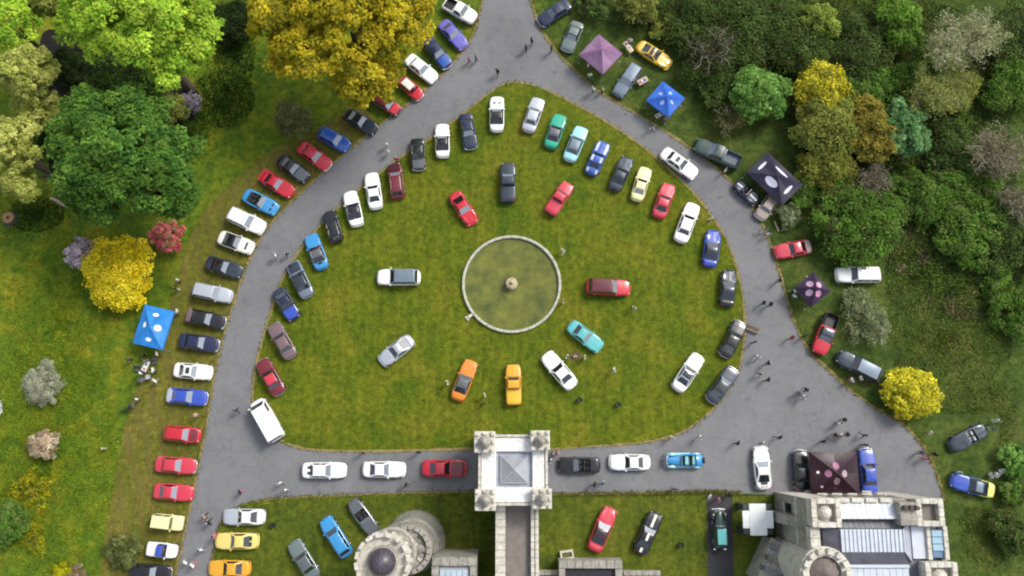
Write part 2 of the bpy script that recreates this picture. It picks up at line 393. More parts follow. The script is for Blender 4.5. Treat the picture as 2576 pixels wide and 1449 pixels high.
inx0, inx1 = P(1248,1180,GZ).x-gt.location.x, P(1339,1180,GZ).x-gt.location.x
iny1, iny0 = P(1288,1136,GZ).y-gt.location.y, P(1288,1226,GZ).y-gt.location.y
# raised white walk round a sunken lead court with a pyramid rooflight
for (a, b, c, d) in ((-hx+0.3, inx0, -hy+0.3, hy-0.3), (inx1, hx-0.3, -hy+0.3, hy-0.3), (inx0+0.003, inx1-0.003, -hy+0.3, iny0), (inx0+0.003, inx1-0.003, iny1, hy-0.3)):
    box('roof_walk', a, b, c, d, GZ-0.548, GZ-0.05, st_white, gt, bev=0.04)
box('lead_gutter', inx0+0.01, inx1-0.01, iny0+0.01, iny1-0.01, GZ-0.546, GZ-0.48, m_lead, gt)
mx, my = (inx0+inx1)/2, (iny0+iny1)/2
ph_ = 0.72*(inx1-inx0)/2; lantern = empty('rooflight', (mx, my, 0)); lantern.parent = gt
box('curb', -ph_-0.12, ph_+0.12, -ph_-0.12, ph_+0.12, GZ-0.478, GZ-0.2, m_lead, lantern, bev=0.04)
for k in range(4):
    a = k*math.pi/2; q = ph_
    v = [(-q+0.03, -q, GZ-0.2), (q-0.03, -q, GZ-0.2), (0.0, -0.03, GZ+0.22), (-q+0.03, -q, GZ-0.26), (q-0.03, -q, GZ-0.26), (0, -0.03, GZ+0.16)]
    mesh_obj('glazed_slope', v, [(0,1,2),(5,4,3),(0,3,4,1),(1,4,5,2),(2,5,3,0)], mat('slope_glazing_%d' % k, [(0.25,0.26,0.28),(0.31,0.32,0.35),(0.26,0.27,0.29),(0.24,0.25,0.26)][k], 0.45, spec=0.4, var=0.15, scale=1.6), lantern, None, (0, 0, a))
    v, f = tube_vf([(-q, -q, GZ-0.2), (0, 0, GZ+0.25)], [0.04, 0.04], 5)
    mesh_obj('hip_rib', v, f, m_lead, lantern, None, (0, 0, a))
# parapets between turrets
for s in (-1, 1):
    coping_run(gt, s*(hx-0.13), -hy+1.2, s*(hx-0.13), hy-1.2, GZ-0.55, GZ+0.12, 0.26, st_cream, 0.8)
    coping_run(gt, -hx+1.2, s*(hy-0.13), hx-1.2, s*(hy-0.13), GZ-0.55, GZ+0.12, 0.26, st_cream, 0.8)
for (ax, ay, sz) in ((1219,1112,52),(1359,1108,48),(1220.5,1258.5,51),(1363.5,1255,48)):
    c = P(ax, ay, GZ+1.0); h = sz*0.5*M*(CAM_H-GZ-1)/CAM_H*1.0
    t = empty('turret', (c.x-gt.location.x, c.y-gt.location.y, 0)); t.parent = gt
    box('shaft', -h+0.12, h-0.12, -h+0.12, h-0.12, 0, GZ+0.5, st_cream, t)
    box('cornice', -h, h, -h, h, GZ+0.5, GZ+0.85, st_cream, t, bev=0.05)
    v, f = lathe_vf([(h*0.62, GZ+0.85), (h*0.62, GZ+1.25), (h*0.44, GZ+1.4), (h*0.40, GZ+1.75), (h*0.12, GZ+2.1)], 8, math.pi/8)
    mesh_obj('cap', v, f, st_grey, t)
    for k in range(4):
        a = k*math.pi/2
        box('merlon', h*0.70, h*0.97, -h*0.20, h*0.20, GZ+0.85, GZ+1.12, st_cream, t, None, (0, 0, a), 0.03)
        box('corner_block', h*0.60, h*0.96, h*0.60, h*0.96, GZ+0.85, GZ+1.2, st_cream, t, None, (0, 0, a), 0.04)
        v, f = box_vf(h*0.30, h*0.72, -0.05, 0.05, GZ+0.86, GZ+1.3); mesh_obj('gablet', v, f, st_grey, t, None, (0, 0, a+math.pi/4*0))

# ---- passage wing running south from the gate tower
WZ = 7.0
wx0, wx1 = P(1251,1400,WZ).x, P(1349,1400,WZ).x
wy1, wy0 = gy0-0.01, P(1288,1620,WZ).y
wg = empty('passage_wing', ((wx0+wx1)/2, wy1, 0)); tag(wg, 'long narrow passage wing with pale parapets and brown flat roof', 'building')
hw = (wx1-wx0)/2; ln = wy1-wy0
for s in (-1, 1):
    w = box('wall', s*hw-(0.5 if s > 0 else 0), s*hw+(0.5 if s < 0 else 0), -ln, 0, 0, WZ-0.4, st_grey, wg)
    for k in range(4):
        yy = -1.6-k*2.6
        box('window', s*hw-0.05, s*hw+0.05, yy-0.45, yy+0.45, 2.2, 4.4, m_win, w)
box('flat_roof', -hw+0.5, hw-0.5, -ln, -0.02, WZ-0.9, WZ-0.75, m_brown, wg)
coping_run(wg, -hw+0.30, -0.05, -hw+0.30, -ln, WZ-0.4, WZ+0.0, 1.0, st_cream, 0.75)
coping_run(wg, hw-0.36, -0.05, hw-0.36, -ln, WZ-0.4, WZ-0.02, 0.36, st_cream, 0.75)
coping_run(wg, hw+0.08, -0.05, hw+0.08, -ln, WZ-0.42, WZ-0.10, 0.36, st_cream, 0.75)

# ---- round stair tower
TZ = 14.0
tc = P(962,1413,TZ); tb = (tc.x, tc.y)
rt = empty('round_tower', (tc.x, tc.y, 0)); tag(rt, 'tall round stone tower with mossy battered base and dark domed cap', 'tower')
lb_ = P(1046,1360,0); lo_ = (lb_.x-tc.x, lb_.y-tc.y, 0)
st_low = empty('lower_stage', lo_); st_low.parent = rt
mesh_obj('plinth', *lathe_vf([(3.25, 0), (3.2, 0.7), (2.75, 1.9), (2.72, 2.1)], 40), st_moss, st_low)
mesh_obj('drum_wall', *lathe_vf([(2.5, 2.1), (2.55, 2.4), (2.35, 2.6), (2.3, 6.2), (2.45, 6.4), (2.45, 6.9), (1.9, 6.9), (1.85, 6.6)], 36), st_grey, st_low)
for k in range(46):
    a = random.uniform(0, 6.283); q = 1.8*math.sqrt(random.random()); s_ = random.uniform(0.18, 0.42)
    box('roof_stone', -s_, s_, -s_*.7, s_*.7, 6.58, 6.7+random.uniform(0, 0.28), (st_grey, st_moss, st_cream)[k % 3], st_low, (q*math.cos(a), q*math.sin(a), 0), (0, 0, random.uniform(0, 3)), 0.04)
for k in range(13):
    a = R(-70+k*17); box('broken_merlon', -.22, .22, -.26, .26, 6.9, 7.1+random.uniform(0, .4), st_grey, st_low, (2.15*math.cos(a), 2.15*math.sin(a), 0), (0, 0, a), 0.04)
v, f = lathe_vf([(2.3, 0), (2.25, 7.5), (2.4, 7.6), (2.4, 7.9), (2.2, 8.0), (2.15, TZ-2.0)], 40); mesh_obj('shaft', v, f, st_grey, rt)
for k in range(6):
    a = R(20+60*k)
    for zz in (5.0, 10.5): box('slit_window', 2.0, 2.33, -0.14, 0.14, zz, zz+1.5, m_win, rt, None, (0, 0, a))
for k in range(20):
    a = 2*math.pi*k/20
    v = [(2.05,-0.16,TZ-2.2),(2.2,-0.16,TZ-2.2),(2.62,-0.16,TZ-1.2),(2.05,-0.16,TZ-1.2)]; v = v+[(p[0], 0.16, p[2]) for p in v]
    mesh_obj('corbel', v, [(0,1,2,3),(7,6,5,4),(0,4,5,1),(1,5,6,2),(2,6,7,3),(3,7,4,0)], st_cream, rt, None, (0, 0, a))
v, f = lathe_vf([(2.62, TZ-1.2), (2.66, TZ-0.6), (2.66, TZ-0.5), (2.0, TZ-0.5)], 8, math.pi/8); mesh_obj('parapet', v, f, st_cream, rt)
merlon_ring(rt, 0, 0, 2.36, TZ-0.5, TZ+0.35, 16, 0.62, 0.36, st_cream, R(9))
v, f = lathe_vf([(2.0, TZ-0.495), (1.95, TZ-0.49), (0.05, TZ-0.45)], 24); mesh_obj('wall_walk', v, f, st_cream, rt)
v, f = lathe_vf([(1.42, TZ-0.48), (1.42, TZ-0.1), (1.30, TZ+0.15)], 28); mesh_obj('drum', v, f, st_grey, rt)
dome = mesh_obj('dome_roof', *lathe_vf([(1.26, TZ+0.15), (1.2, TZ+0.55), (0.95, TZ+0.95), (0.55, TZ+1.2), (0.06, TZ+1.35)], 28), mat('dark_dome', (0.055, 0.048, 0.060), 0.35, var=0.3, scale=1.5), rt, smooth=True)
for k in range(8):
    a = 2*math.pi*k/8
    v, f = tube_vf([(1.27, 0, TZ+0.16), (1.21, 0, TZ+0.57), (0.96, 0, TZ+0.98), (0.55, 0, TZ+1.24), (0.04, 0, TZ+1.38)], [0.025]*5, 5)
    mesh_obj('dome_rib', v, f, m_slate, dome, None, (0, 0, a))
# wall stub linking the tower to the flat-roofed block
# ---- flat roofed block beside the round tower
BZ = 6.0
bx0, bx1 = P(1085,1430,BZ).x, P(1199,1430,BZ).x; by1, by0 = P(1140,1402,BZ).y, P(1140,1600,BZ).y
bl = empty('flat_roofed_block', ((bx0+bx1)/2, by1, 0)); tag(bl, 'low stone block with glazed roof beside the round tower', 'building')
hb = (bx1-bx0)/2; lb = by1-by0
box('wall', -hb, hb, -lb, -0.0, 0, BZ-0.5, st_grey, bl)
box('roof_deck', -hb+0.8, hb-0.8, -lb+0.1, -1.1, BZ-0.498, BZ-0.42, m_lead, bl)
coping_run(bl, -hb+0.05, -0.42, hb-0.05, -0.42, BZ-0.5, BZ, 0.8, st_grey, 0.9)
coping_run(bl, -hb+0.35, -0.86, -hb+0.35, -lb, BZ-0.5, BZ-0.02, 0.66, st_grey, 0.9)
coping_run(bl, hb-0.35, -0.86, hb-0.35, -lb, BZ-0.5, BZ-0.02, 0.66, st_grey, 0.9)
for k in range(5):
    xa = -hb+0.85+k*(2*hb-1.7)/5; xb = xa+(2*hb-1.7)/5-0.06
    box('roof_glazing_panel', xa, xb, -lb+0.2, -1.25, BZ-0.40, BZ-0.33, m_glassroof, bl)

# ---- main house block (south-east)
HZ = 10.4
qx = lambda x: P(x, 1350, HZ).x
qy = lambda y: P(2200, y, HZ).y
ho = empty('castle_house', (qx(2210), qy(1350), 0)); tag(ho, 'large stone castle house with corner turrets, lead roofs and round tower', 'castle')
ox, oy = ho.location.x, ho.location.y
X = lambda x: qx(x)-ox
Y = lambda y: qy(y)-oy
ysouth = Y(1620)
hwall = box('wall', X(2041), X(2384), ysouth, Y(1256), 0, HZ-1.2, st_grey, ho)
wy = [Y(1292)]
for yy in wy:
    for zz in (3.4,):
        w = box('window', X(2041)-0.05, X(2041)+0.05, yy-0.5, yy+0.5, zz, zz+1.9, m_win, ho)
        box('sill', X(2041)-0.18, X(2041)-0.055, yy-0.62, yy+0.62, zz-0.16, zz-0.02, st_cream, w)
for k in range(5):
    xx = X(2130)+k*1.55
    for zz in (1.4, 5.0): 
        w = box('window', xx-0.4, xx+0.4, Y(1256)-0.05, Y(1256)+0.05, zz, zz+2.0, m_win, ho)
        box('sill', xx-0.5, xx+0.5, Y(1256)+0.055, Y(1256)+0.2, zz-0.16, zz-0.02, st_cream, w)
# string course and weathered buttress on the west wall
box('string_course', X(2041)-0.14, X(2041)-0.003, ysouth, Y(1258), 6.6, 6.85, st_cream, ho)
for yy in (Y(1322),):
    v = [(X(2041)-1.1, yy-0.5, 0), (X(2041)-0.004, yy-0.5, 0), (X(2041)-0.004, yy+0.5, 0), (X(2041)-1.1, yy+0.5, 0), (X(2041)-0.45, yy-0.5, 6.5), (X(2041)-0.004, yy-0.5, 7.6), (X(2041)-0.004, yy+0.5, 7.6), (X(2041)-0.45, yy+0.5, 6.5)]
    mesh_obj('buttress', v, [(3,2,1,0),(4,5,6,7),(0,1,5,4),(1,2,6,5),(2,3,7,6),(3,0,4,7)], st_grey, ho)
# roof base
box('roof_gutter', X(2046), X(2380), ysouth, Y(1262), HZ-1.19, HZ-1.0, m_slate, ho)
# north lead lean-to with parapet slots
def seam_roof(name, x0, x1, ya, za, yb, zb, n, m, parent, gap=0.035, th=0.06):
    for k in range(n):
        a = x0+(x1-x0)*k/n+gap/2; b = x0+(x1-x0)*(k+1)/n-gap/2; dz = random.uniform(-0.012, 0.012)
        v = [(a,ya,za+dz),(b,ya,za+dz),(b,yb,zb+dz),(a,yb,zb+dz)]; v += [(p[0],p[1],p[2]-th) for p in v]
        o = mesh_obj(name, v, [(0,1,2,3),(7,6,5,4),(0,4,5,1),(1,5,6,2),(2,6,7,3),(3,7,4,0)] if ya < yb else [(3,2,1,0),(4,5,6,7),(1,5,4,0),(2,6,5,1),(3,7,6,2),(0,4,7,3)], m, parent)
rl = empty('lead_lean_to', (0, 0, 0)); rl.parent = ho
seam_roof('lead_sheet', X(2116), X(2268), Y(1304), HZ+0.35, Y(1264), HZ-0.35, 11, m_lead2, rl)
ms = mat('valley_slate', (0.20, 0.205, 0.225), 0.6, var=0.25, scale=1.4)
rv = empty('slate_slope', (0, 0, 0)); rv.parent = ho
seam_roof('slate_course', X(2112), X(2276), Y(1329), HZ-0.1, Y(1305), HZ-0.75, 12, ms, rv)
box('valley_wall', X(2112), X(2276), Y(1305.5), Y(1304.2), HZ-1.0, HZ+0.28, st_grey, ho)
# main pavilion roof: pale ribbed flat with dark hips
box('ridge_core', X(2114), X(2268), Y(1389), Y(1330), HZ-0.99, HZ+0.0, m_slate, ho)
rp = empty('ribbed_roof', (0, 0, 0)); rp.parent = ho
seam_roof('lead_sheet', X(2113), X(2269), Y(1388), HZ+0.30, Y(1331), HZ+0.30, 15, m_lead2, rp, 0.07)
for k in range(16):
    xx = X(2113)+(X(2269)-X(2113))*k/15
    box('roll_seam', xx-0.05, xx+0.05, Y(1388), Y(1331), HZ+0.302, HZ+0.40, m_lead2, rp, bev=0.02)
box('ridge_beam', X(2112), X(2270), Y(1388), Y(1331), HZ+0.0, HZ+0.23, m_lead, ho)
def slope4(name, pts, m, parent):
    v = list(pts)+[(p[0], p[1], HZ-1.1) for p in pts]
    return mesh_obj(name, v, [(0,1,2,3),(0,4,5,1),(1,5,6,2),(2,6,7,3),(3,7,4,0)], m, parent)
slope4('south_hip', [(X(2112),Y(1421),HZ-0.7),(X(2290),Y(1421),HZ-0.7),(X(2268),Y(1389),HZ+0.25),(X(2113),Y(1389),HZ+0.25)], m_slate, ho)
slope4('west_hip', [(X(2077),Y(1391),HZ-0.7),(X(2111.5),Y(1388.6),HZ+0.22),(X(2111.5),Y(1330.5),HZ+0.22),(X(2077),Y(1328),HZ-0.7)], m_slate, ho)
slope4('east_hip', [(X(2271),Y(1388.6),HZ+0.24),(X(2299),Y(1418),HZ-0.7),(X(2299),Y(1306),HZ-0.7),(X(2271),Y(1330.5),HZ+0.24)], m_lead, ho)
rs = empty('lead_apron', (0, 0, 0)); rs.parent = ho
seam_roof('lead_sheet', X(2122), X(2285), Y(1500), HZ-0.45, Y(1430), HZ-0.45, 10, m_lead2, rs)
box('cross_wall', X(2122), X(2285), Y(1430), Y(1422), HZ-1.0, HZ-0.2, m_lead2, ho, bev=0.05)
# chimney stack
box('chimney_stack', X(2258), X(2301), Y(1320), Y(1262), HZ-1.0, HZ+0.9, st_grey, ho, bev=0.06)
for k in range(3): 
    v, f = cyl_vf(0.24, 0.2, HZ+0.9, HZ+1.5, 10, X(2268)+k*0.55, Y(1275)); mesh_obj('chimney_pot', v, f, mat('dark_clay', (0.07, 0.055, 0.05), 0.8), ho)
# parapets
coping_run(ho, X(2112), Y(1259), X(2256), Y(1259), HZ-1.2, HZ-0.05, 0.42, st_cream, 1.3, 'merlon', 0.22)
coping_run(ho, X(2052), Y(1327), X(2052), Y(1500), HZ-1.2, HZ-0.1, 0.95, st_cream, 1.0)
coping_run(ho, X(2381), Y(1324), X(2381), Y(1410), HZ-1.2, HZ-0.1, 0.42, st_cream, 1.0)
coping_run(ho, X(2341), Y(1324), X(2341), Y(1410), HZ-1.0, HZ-0.3, 0.4, st_cream, 1.0)
box('lead_flat', X(2301), X(2337), Y(1408), Y(1326), HZ-0.99, HZ-0.6, m_lead2, ho)
for k in range(4):
    ya = Y(1405)+(Y(1334)-Y(1405))*k/4
    box('skylight_pane', X(2348), X(2375), ya+0.03, ya+(Y(1334)-Y(1405))/4-0.03, HZ-0.99, HZ-0.25-0.1*(k == 0), mat('blue_glazing_%d' % (k == 0), ((0.30,0.45,0.55), (0.12,0.20,0.32))[k == 0], 0.2, spec=0.7), ho)
# corner turrets
def corner_turret(xa, xb, ya, yb, inner, blocks=True):
    t = empty('corner_turret', ((X(xa)+X(xb))/2, (Y(ya)+Y(yb))/2, 0)); t.parent = ho
    a, b = abs(X(xb)-X(xa))/2, abs(Y(yb)-Y(ya))/2
    box('shaft', -a+0.1, a-0.1, -b+0.1, b-0.1, 0, HZ-0.3, st_cream, t)
    box('floor', -a+0.5, a-0.5, -b+0.5, b-0.5, HZ-0.298, HZ-0.2, inner, t)
    for s in (-1, 1):
        coping_run(t, s*(a-0.25), -b+0.02, s*(a-0.25), b-0.02, HZ-0.3, HZ+0.55, 0.5, st_cream, 0.8)
        coping_run(t, -a+0.52, s*(b-0.25), a-0.52, s*(b-0.25), HZ-0.3, HZ+0.55, 0.5, st_cream, 0.8)
    if blocks:
        v, f = lathe_vf([(a*0.5, HZ-0.2), (a*0.5, HZ+0.1), (a*0.3, HZ+0.5), (0.05, HZ+0.7)], 8, math.pi/8); mesh_obj('cap', v, f, st_cream, t)
    return t
corner_turret(2041, 2115, 1253, 1326, st_cream)
corner_turret(2305, 2374, 1253, 1323, m_brown, False)
corner_turret(2314, 2394, 1412, 1490, st_cream)
# round tower on the south-west corner
cx_, cy_ = X(2068), Y(1441); TW = empty('corner_round_tower', (cx_, cy_, 0)); TW.parent = ho
v, f = lathe_vf([(2.35, 0), (2.25, 3), (2.2, HZ-0.6), (2.45, HZ-0.1), (2.45, HZ+0.3), (1.55, HZ+0.3), (1.5, HZ-0.2)], 32); mesh_obj('shaft', v, f, st_cream, TW)
merlon_ring(TW, 0, 0, 2.05, HZ+0.3, HZ+0.85, 14, 0.6, 0.55, st_cream)
mesh_obj('conical_roof', *lathe_vf([(1.52, HZ-0.19), (1.4, HZ+0.1), (0.05, HZ+0.9)], 24), mat('brown_tiles', (0.15, 0.12, 0.11), 0.8, var=0.3, scale=3), TW)
# low gabled lean-to wing west of the house, stepped stone slates
sc_ = P(1988,1432,4.0); sw = empty('stone_slate_wing', (sc_.x, sc_.y, 0), R(-28)); tag(sw, 'low grey wing with stepped stone slate roof below the house', 'building')
box('wall', -2.6, 3.4, -2.6, 1.9, 0, 3.0, st_grey, sw)
for k in range(8):
    y0 = 2.0-k*0.58
    for j in range(4):
        x0 = -2.75+j*1.56+(0.35 if k % 2 else 0)
        box('stone_step', x0, x0+1.53, y0-0.62, y0, 3.0+k*0.06, 3.16+k*0.2+random.uniform(-0.03, 0.03), (st_grey, ms, st_grey, st_moss)[(k+(j == 2)) % 4], sw, bev=0.03)

# ---- sunken dark-roofed store south of the passage
sz = 2.2; sx0, sx1 = P(1406,1440,sz).x, P(1567,1440,sz).x; sy1 = P(1480,1410,sz).y; sy0 = P(1480,1600,sz).y
so = empty('stone_store', ((sx0+sx1)/2, sy1, 0)); tag(so, 'low walled store with black recessed roof beside the passage wing', 'building')
hs_ = (sx1-sx0)/2; ls_ = sy1-sy0
box('wall', -hs_, hs_, -ls_, 0, 0, sz-0.5, st_grey, so)
box('recessed_roof', -hs_+0.7, hs_-0.7, -ls_, -0.85, sz-0.498, sz-0.46, m_pitdark, so)
coping_run(so, -hs_+0.02, -0.41, hs_-0.02, -0.41, sz-0.5, sz, 0.8, st_grey, 0.85)
coping_run(so, -hs_+0.33, -0.83, -hs_+0.33, -ls_, sz-0.5, sz-0.01, 0.64, st_grey, 0.85)
coping_run(so, hs_-0.4, -0.83, hs_-0.4, -ls_, sz-0.5, sz-0.01, 0.78, st_grey, 0.85)
for (xa, xb, yy, lab) in ((1352, 1404, 1441, 'low grey garden wall between the passage wing and dark store'), (1569, 1662, 1442, 'low grey garden wall running east from the dark store')):
    a, b = P(xa, yy, 0.8), P(xb, yy, 0.8); gw = empty('garden_wall', ((a.x+b.x)/2, a.y, 0)); tag(gw, lab, 'wall', 'low garden walls')
    l = (b.x-a.x)/2
    box('wall', -l, l, -0.22, 0.22, 0, 0.7, st_grey, gw); coping_run(gw, -l, 0, l, 0, 0.7, 0.85, 0.52, st_grey, 0.7)
c = P(1426,1396,0.5); sb = empty('stone_trough', (c.x, c.y, 0), R(8)); tag(sb, 'small square stone trough on the grass above the dark store', 'trough')
for s in (-1, 1):
    box('side', -0.72, 0.72, s*0.36-0.1, s*0.36+0.1, 0.0, 0.6, st_cream, sb, bev=0.03); box('side', s*0.62-0.1, s*0.62+0.1, -0.259, 0.259, 0, 0.6, st_cream, sb, bev=0.03)
box('base', -0.52, 0.52, -0.259, 0.259, 0, 0.25, st_grey, sb); box('planting', -0.5, 0.5, -0.25, 0.25, 0.25, 0.42, mat('trough_moss', (0.10, 0.12, 0.03), 0.9, var=0.4, scale=8), sb, bev=0.05)

# ---- fountain basin on the lawn
fc = P(1287, 715); fr = 124.5*0.0457
fo = empty('fountain_basin', (fc.x, fc.y, 0)); tag(fo, 'round pale stone fountain basin with shallow green water', 'fountain')
NS = 36
st_rim = stone_mat('lichen_rim_stone', (0.36, 0.37, 0.30), (0.54, 0.55, 0.46), 1.6, 0.4)
for k in range(NS):
    a0, a1 = 2*math.pi*k/NS+0.004, 2*math.pi*(k+1)/NS-0.004; v = []
    for a in (a0, (a0+a1)/2, a1):
        for r, z in ((fr-0.30, 0.10), (fr-0.30, 0.40), (fr-0.26, 0.45), (fr-0.06, 0.45), (fr, 0.40), (fr, 0.02)): v.append((r*math.cos(a), r*math.sin(a), z+(0.0)))
    f = [(i*6+j, i*6+j+1, i*6+7+j, i*6+6+j) for i in range(2) for j in range(5)]+[(0,1,2,3,4,5), (17,16,15,14,13,12)]
    mesh_obj('coping_stone', v, f, st_rim, fo)
mesh_obj('basin_floor', *lathe_vf([(fr-0.28, 0.10), (fr-0.40, 0.075), (0.02, 0.06)], 48), mat('mossy_basin', (0.14, 0.17, 0.07), 0.9, col2=(0.40, 0.40, 0.10), scale=0.5, detail=8), fo)
mw, nt, b = new_mat('shallow_water'); nt.nodes.remove(b)
tr_ = nt.nodes.new('ShaderNodeBsdfTransparent'); tr_.inputs[0].default_value = (0.78, 0.80, 0.70, 1); gl = nt.nodes.new('ShaderNodeBsdfGlossy'); gl.inputs['Roughness'].default_value = 0.06
fr_ = nt.nodes.new('ShaderNodeFresnel'); fr_.inputs['IOR'].default_value = 1.33; mx_ = nt.nodes.new('ShaderNodeMixShader')
g_ = nt.nodes.new('ShaderNodeNewGeometry'); bp_ = nt.nodes.new('ShaderNodeBump'); bp_.inputs['Strength'].default_value = 0.25; bp_.inputs['Distance'].default_value = 0.05; nt.links.new(noise(nt, g_.outputs['Position'], 2.5, 3), bp_.inputs['Height']); nt.links.new(bp_.outputs[0], gl.inputs['Normal']); nt.links.new(bp_.outputs[0], fr_.inputs['Normal'])
nt.links.new(fr_.outputs[0], mx_.inputs[0]); nt.links.new(tr_.outputs[0], mx_.inputs[1]); nt.links.new(gl.outputs[0], mx_.inputs[2]); nt.links.new(mx_.outputs[0], nt.nodes['Material Output'].inputs[0])
mesh_obj('water', *lathe_vf([(fr-0.305, 0.2), (0.02, 0.2)], 48), mw, fo)
st_brown = stone_mat('brown_pedestal_stone', (0.34, 0.28, 0.18), (0.50, 0.43, 0.30), 2.0, 0.2)
pd = mesh_obj('pedestal', *lathe_vf([(0.75, 0.07), (0.72, 0.35), (0.55, 0.42), (0.48, 0.8), (0.6, 0.95), (0.62, 1.05), (0.3, 1.1)], 8), st_brown, fo)
mesh_obj('finial', *lathe_vf([(0.2, 1.1), (0.24, 1.25), (0.12, 1.4), (0.02, 1.45)], 10), st_brown, pd)
a = math.atan2(-(797-715), 1183-1287); c = (fc.x+math.cos(a)*(fr+0.35), fc.y+math.sin(a)*(fr+0.35), 0)
sp = empty('stone_spout_block', c, a); tag(sp, 'small pale stone spur jutting from the fountain rim', 'stone')
box('block', -0.34, 0.3, -0.16, 0.16, 0, 0.34, st_cream, sp, bev=0.04); box('step', 0.3, 0.55, -0.28, 0.28, 0, 0.2, st_cream, sp, bev=0.03)

# ------------------------------------------------------------------ trees, shrubs, undergrowth
m_bark = mat('bark', (0.07, 0.055, 0.04), 0.95, var=0.3, scale=4, bump=0.5)
m_greybark = mat('pale_twig_bark', (0.28, 0.25, 0.19), 0.95, var=0.25, scale=4)
def quads_mesh(name, cen, nor, size, col, fold=0.0):
    """many small leaf faces: centres, normals, sizes, colours"""
    n = len(cen); up = RNG.normal(size=(n, 3))
    t = np.cross(nor, up); t /= np.linalg.norm(t, axis=1, keepdims=True)+1e-9; b = np.cross(nor, t)
    s = size[:, None]*0.5; asp = RNG.uniform(0.55, 0.95, (n, 1))
    v = np.empty((n, 4, 3)); 
    v[:, 0] = cen+t*s; v[:, 1] = cen+b*s*asp; v[:, 2] = cen-t*s; v[:, 3] = cen-b*s*asp
    v[:, 0] -= nor*s*0.25; v[:, 2] -= nor*s*0.25
    me = bpy.data.meshes.new(name); me.vertices.add(n*4); me.vertices.foreach_set('co', v.astype(np.float32).ravel())
    me.loops.add(n*4); me.loops.foreach_set('vertex_index', np.arange(n*4, dtype=np.int32))
    me.polygons.add(n); me.polygons.foreach_set('loop_start', np.arange(0, n*4, 4, dtype=np.int32))
    me.update()
    ca = me.color_attributes.new('tint', 'FLOAT_COLOR', 'POINT')
    rgba = np.ones((n, 4, 4)); rgba[:, :, :3] = col[:, None, :]
    ca.data.foreach_set('color', rgba.astype(np.float32).ravel())
    me.materials.append(leaf_mat())
    return me
def tints(n, pal, spread=0.22):
    pal = np.array(pal); k = RNG.integers(0, len(pal), n); j = RNG.integers(0, len(pal), n); t = RNG.random((n, 1))
    c = pal[k]*(1-t)+pal[j]*t
    return c*RNG.uniform(1-spread, 1+spread, (n, 1))
def crown_leaves(lobes, n_clump, per, cr, leaf, pal, low=-0.25, shell=(0.72, 1.02), flat=0.7, sub=None):
    lobes = np.array(lobes, float); area = (lobes[:, 3]*lobes[:, 4]); pr = area/area.sum()
    if sub:
        big = lobes; S = []; nsub = int(sub[0]*area.sum()/(sub[1]*sub[1])); tr = 0
        while len(S) < nsub and tr < nsub*12:
            tr += 1
            i = RNG.choice(len(big), p=pr); d = RNG.normal(size=3); d /= np.linalg.norm(d)
            if d[2] < -0.1: d[2] = -d[2]
            p = big[i][:3]+d*big[i][3:6]*RNG.uniform(0.74, 0.96); q = (((p-big[:, :3])/big[:, 3:6])**2).sum(1); q[i] = 9
            if len(big) > 1 and q.min() < 0.5: continue
            if S and min(np.linalg.norm((p-np.array(s[:3]))[:2]) for s in S) < sub[1]*0.62: continue
            r = sub[1]*RNG.uniform(0.7, 1.3); S.append((*p, r, r, r*0.85))
        lobes = np.array(S); area = lobes[:, 3]**2; pr = area/area.sum(); ltone = RNG.uniform(0.78, 1.2, len(S))
    LI = []
    C = []; N = []; 
    tries = 0
    while len(C) < n_clump and tries < n_clump*20:
        tries += 1
        i = RNG.choice(len(lobes), p=pr); d = RNG.normal(size=3); d /= np.linalg.norm(d)
        if d[2] < low: d[2] = -d[2]
        L = lobes[i]; r = RNG.uniform(*shell)
        p = L[:3]+d*L[3:6]*r
        q = (((p-lobes[:, :3])/lobes[:, 3:6])**2).sum(1); q[i] = 9
        if len(lobes) > 1 and q.min() < 0.45: continue
        nn = d/L[3:6]; nn /= np.linalg.norm(nn)
        C.append(p); N.append(nn); LI.append(i)
    if sub:      # inner leaves behind the outer tufts
        for _ in range(int(n_clump*0.3)):
            i = RNG.integers(0, len(big)); d = RNG.normal(size=3); d /= np.linalg.norm(d); d[2] = abs(d[2])
            C.append(big[i][:3]+d*big[i][3:6]*RNG.uniform(0.35, 0.68)); N.append(d); LI.append(RNG.integers(0, len(lobes)))
    C = np.array(C); N = np.array(N); n = len(C)
    csz = RNG.uniform(0.65, 1.35, n)*cr
    tone = tints(n, pal, 0.24)
    if sub: tone = tone*ltone[np.array(LI)][:, None]
    off = RNG.normal(size=(n, per, 3)); off /= np.linalg.norm(off, axis=2, keepdims=True); rad = RNG.random((n, per, 1))**0.33
    off = off*rad; fl = (RNG.random((n, per)) < 0.7) & (off[:, :, 2] < 0); off[:, :, 2] = np.where(fl, -off[:, :, 2], off[:, :, 2])*flat
    cen = (C[:, None, :]+off*csz[:, None, None]).reshape(-1, 3)
    nor = off*0.75+N[:, None, :]*0.35+np.array([0, 0, 0.75])+RNG.normal(size=(n, per, 3))*0.32
    nor = nor.reshape(-1, 3); nor /= np.linalg.norm(nor, axis=1, keepdims=True)
    col = np.repeat(tone, per, 0)*RNG.uniform(0.78, 1.25, (n*per, 1))
    size = RNG.uniform(0.6, 1.3, n*per)*leaf
    return cen, nor, size, col
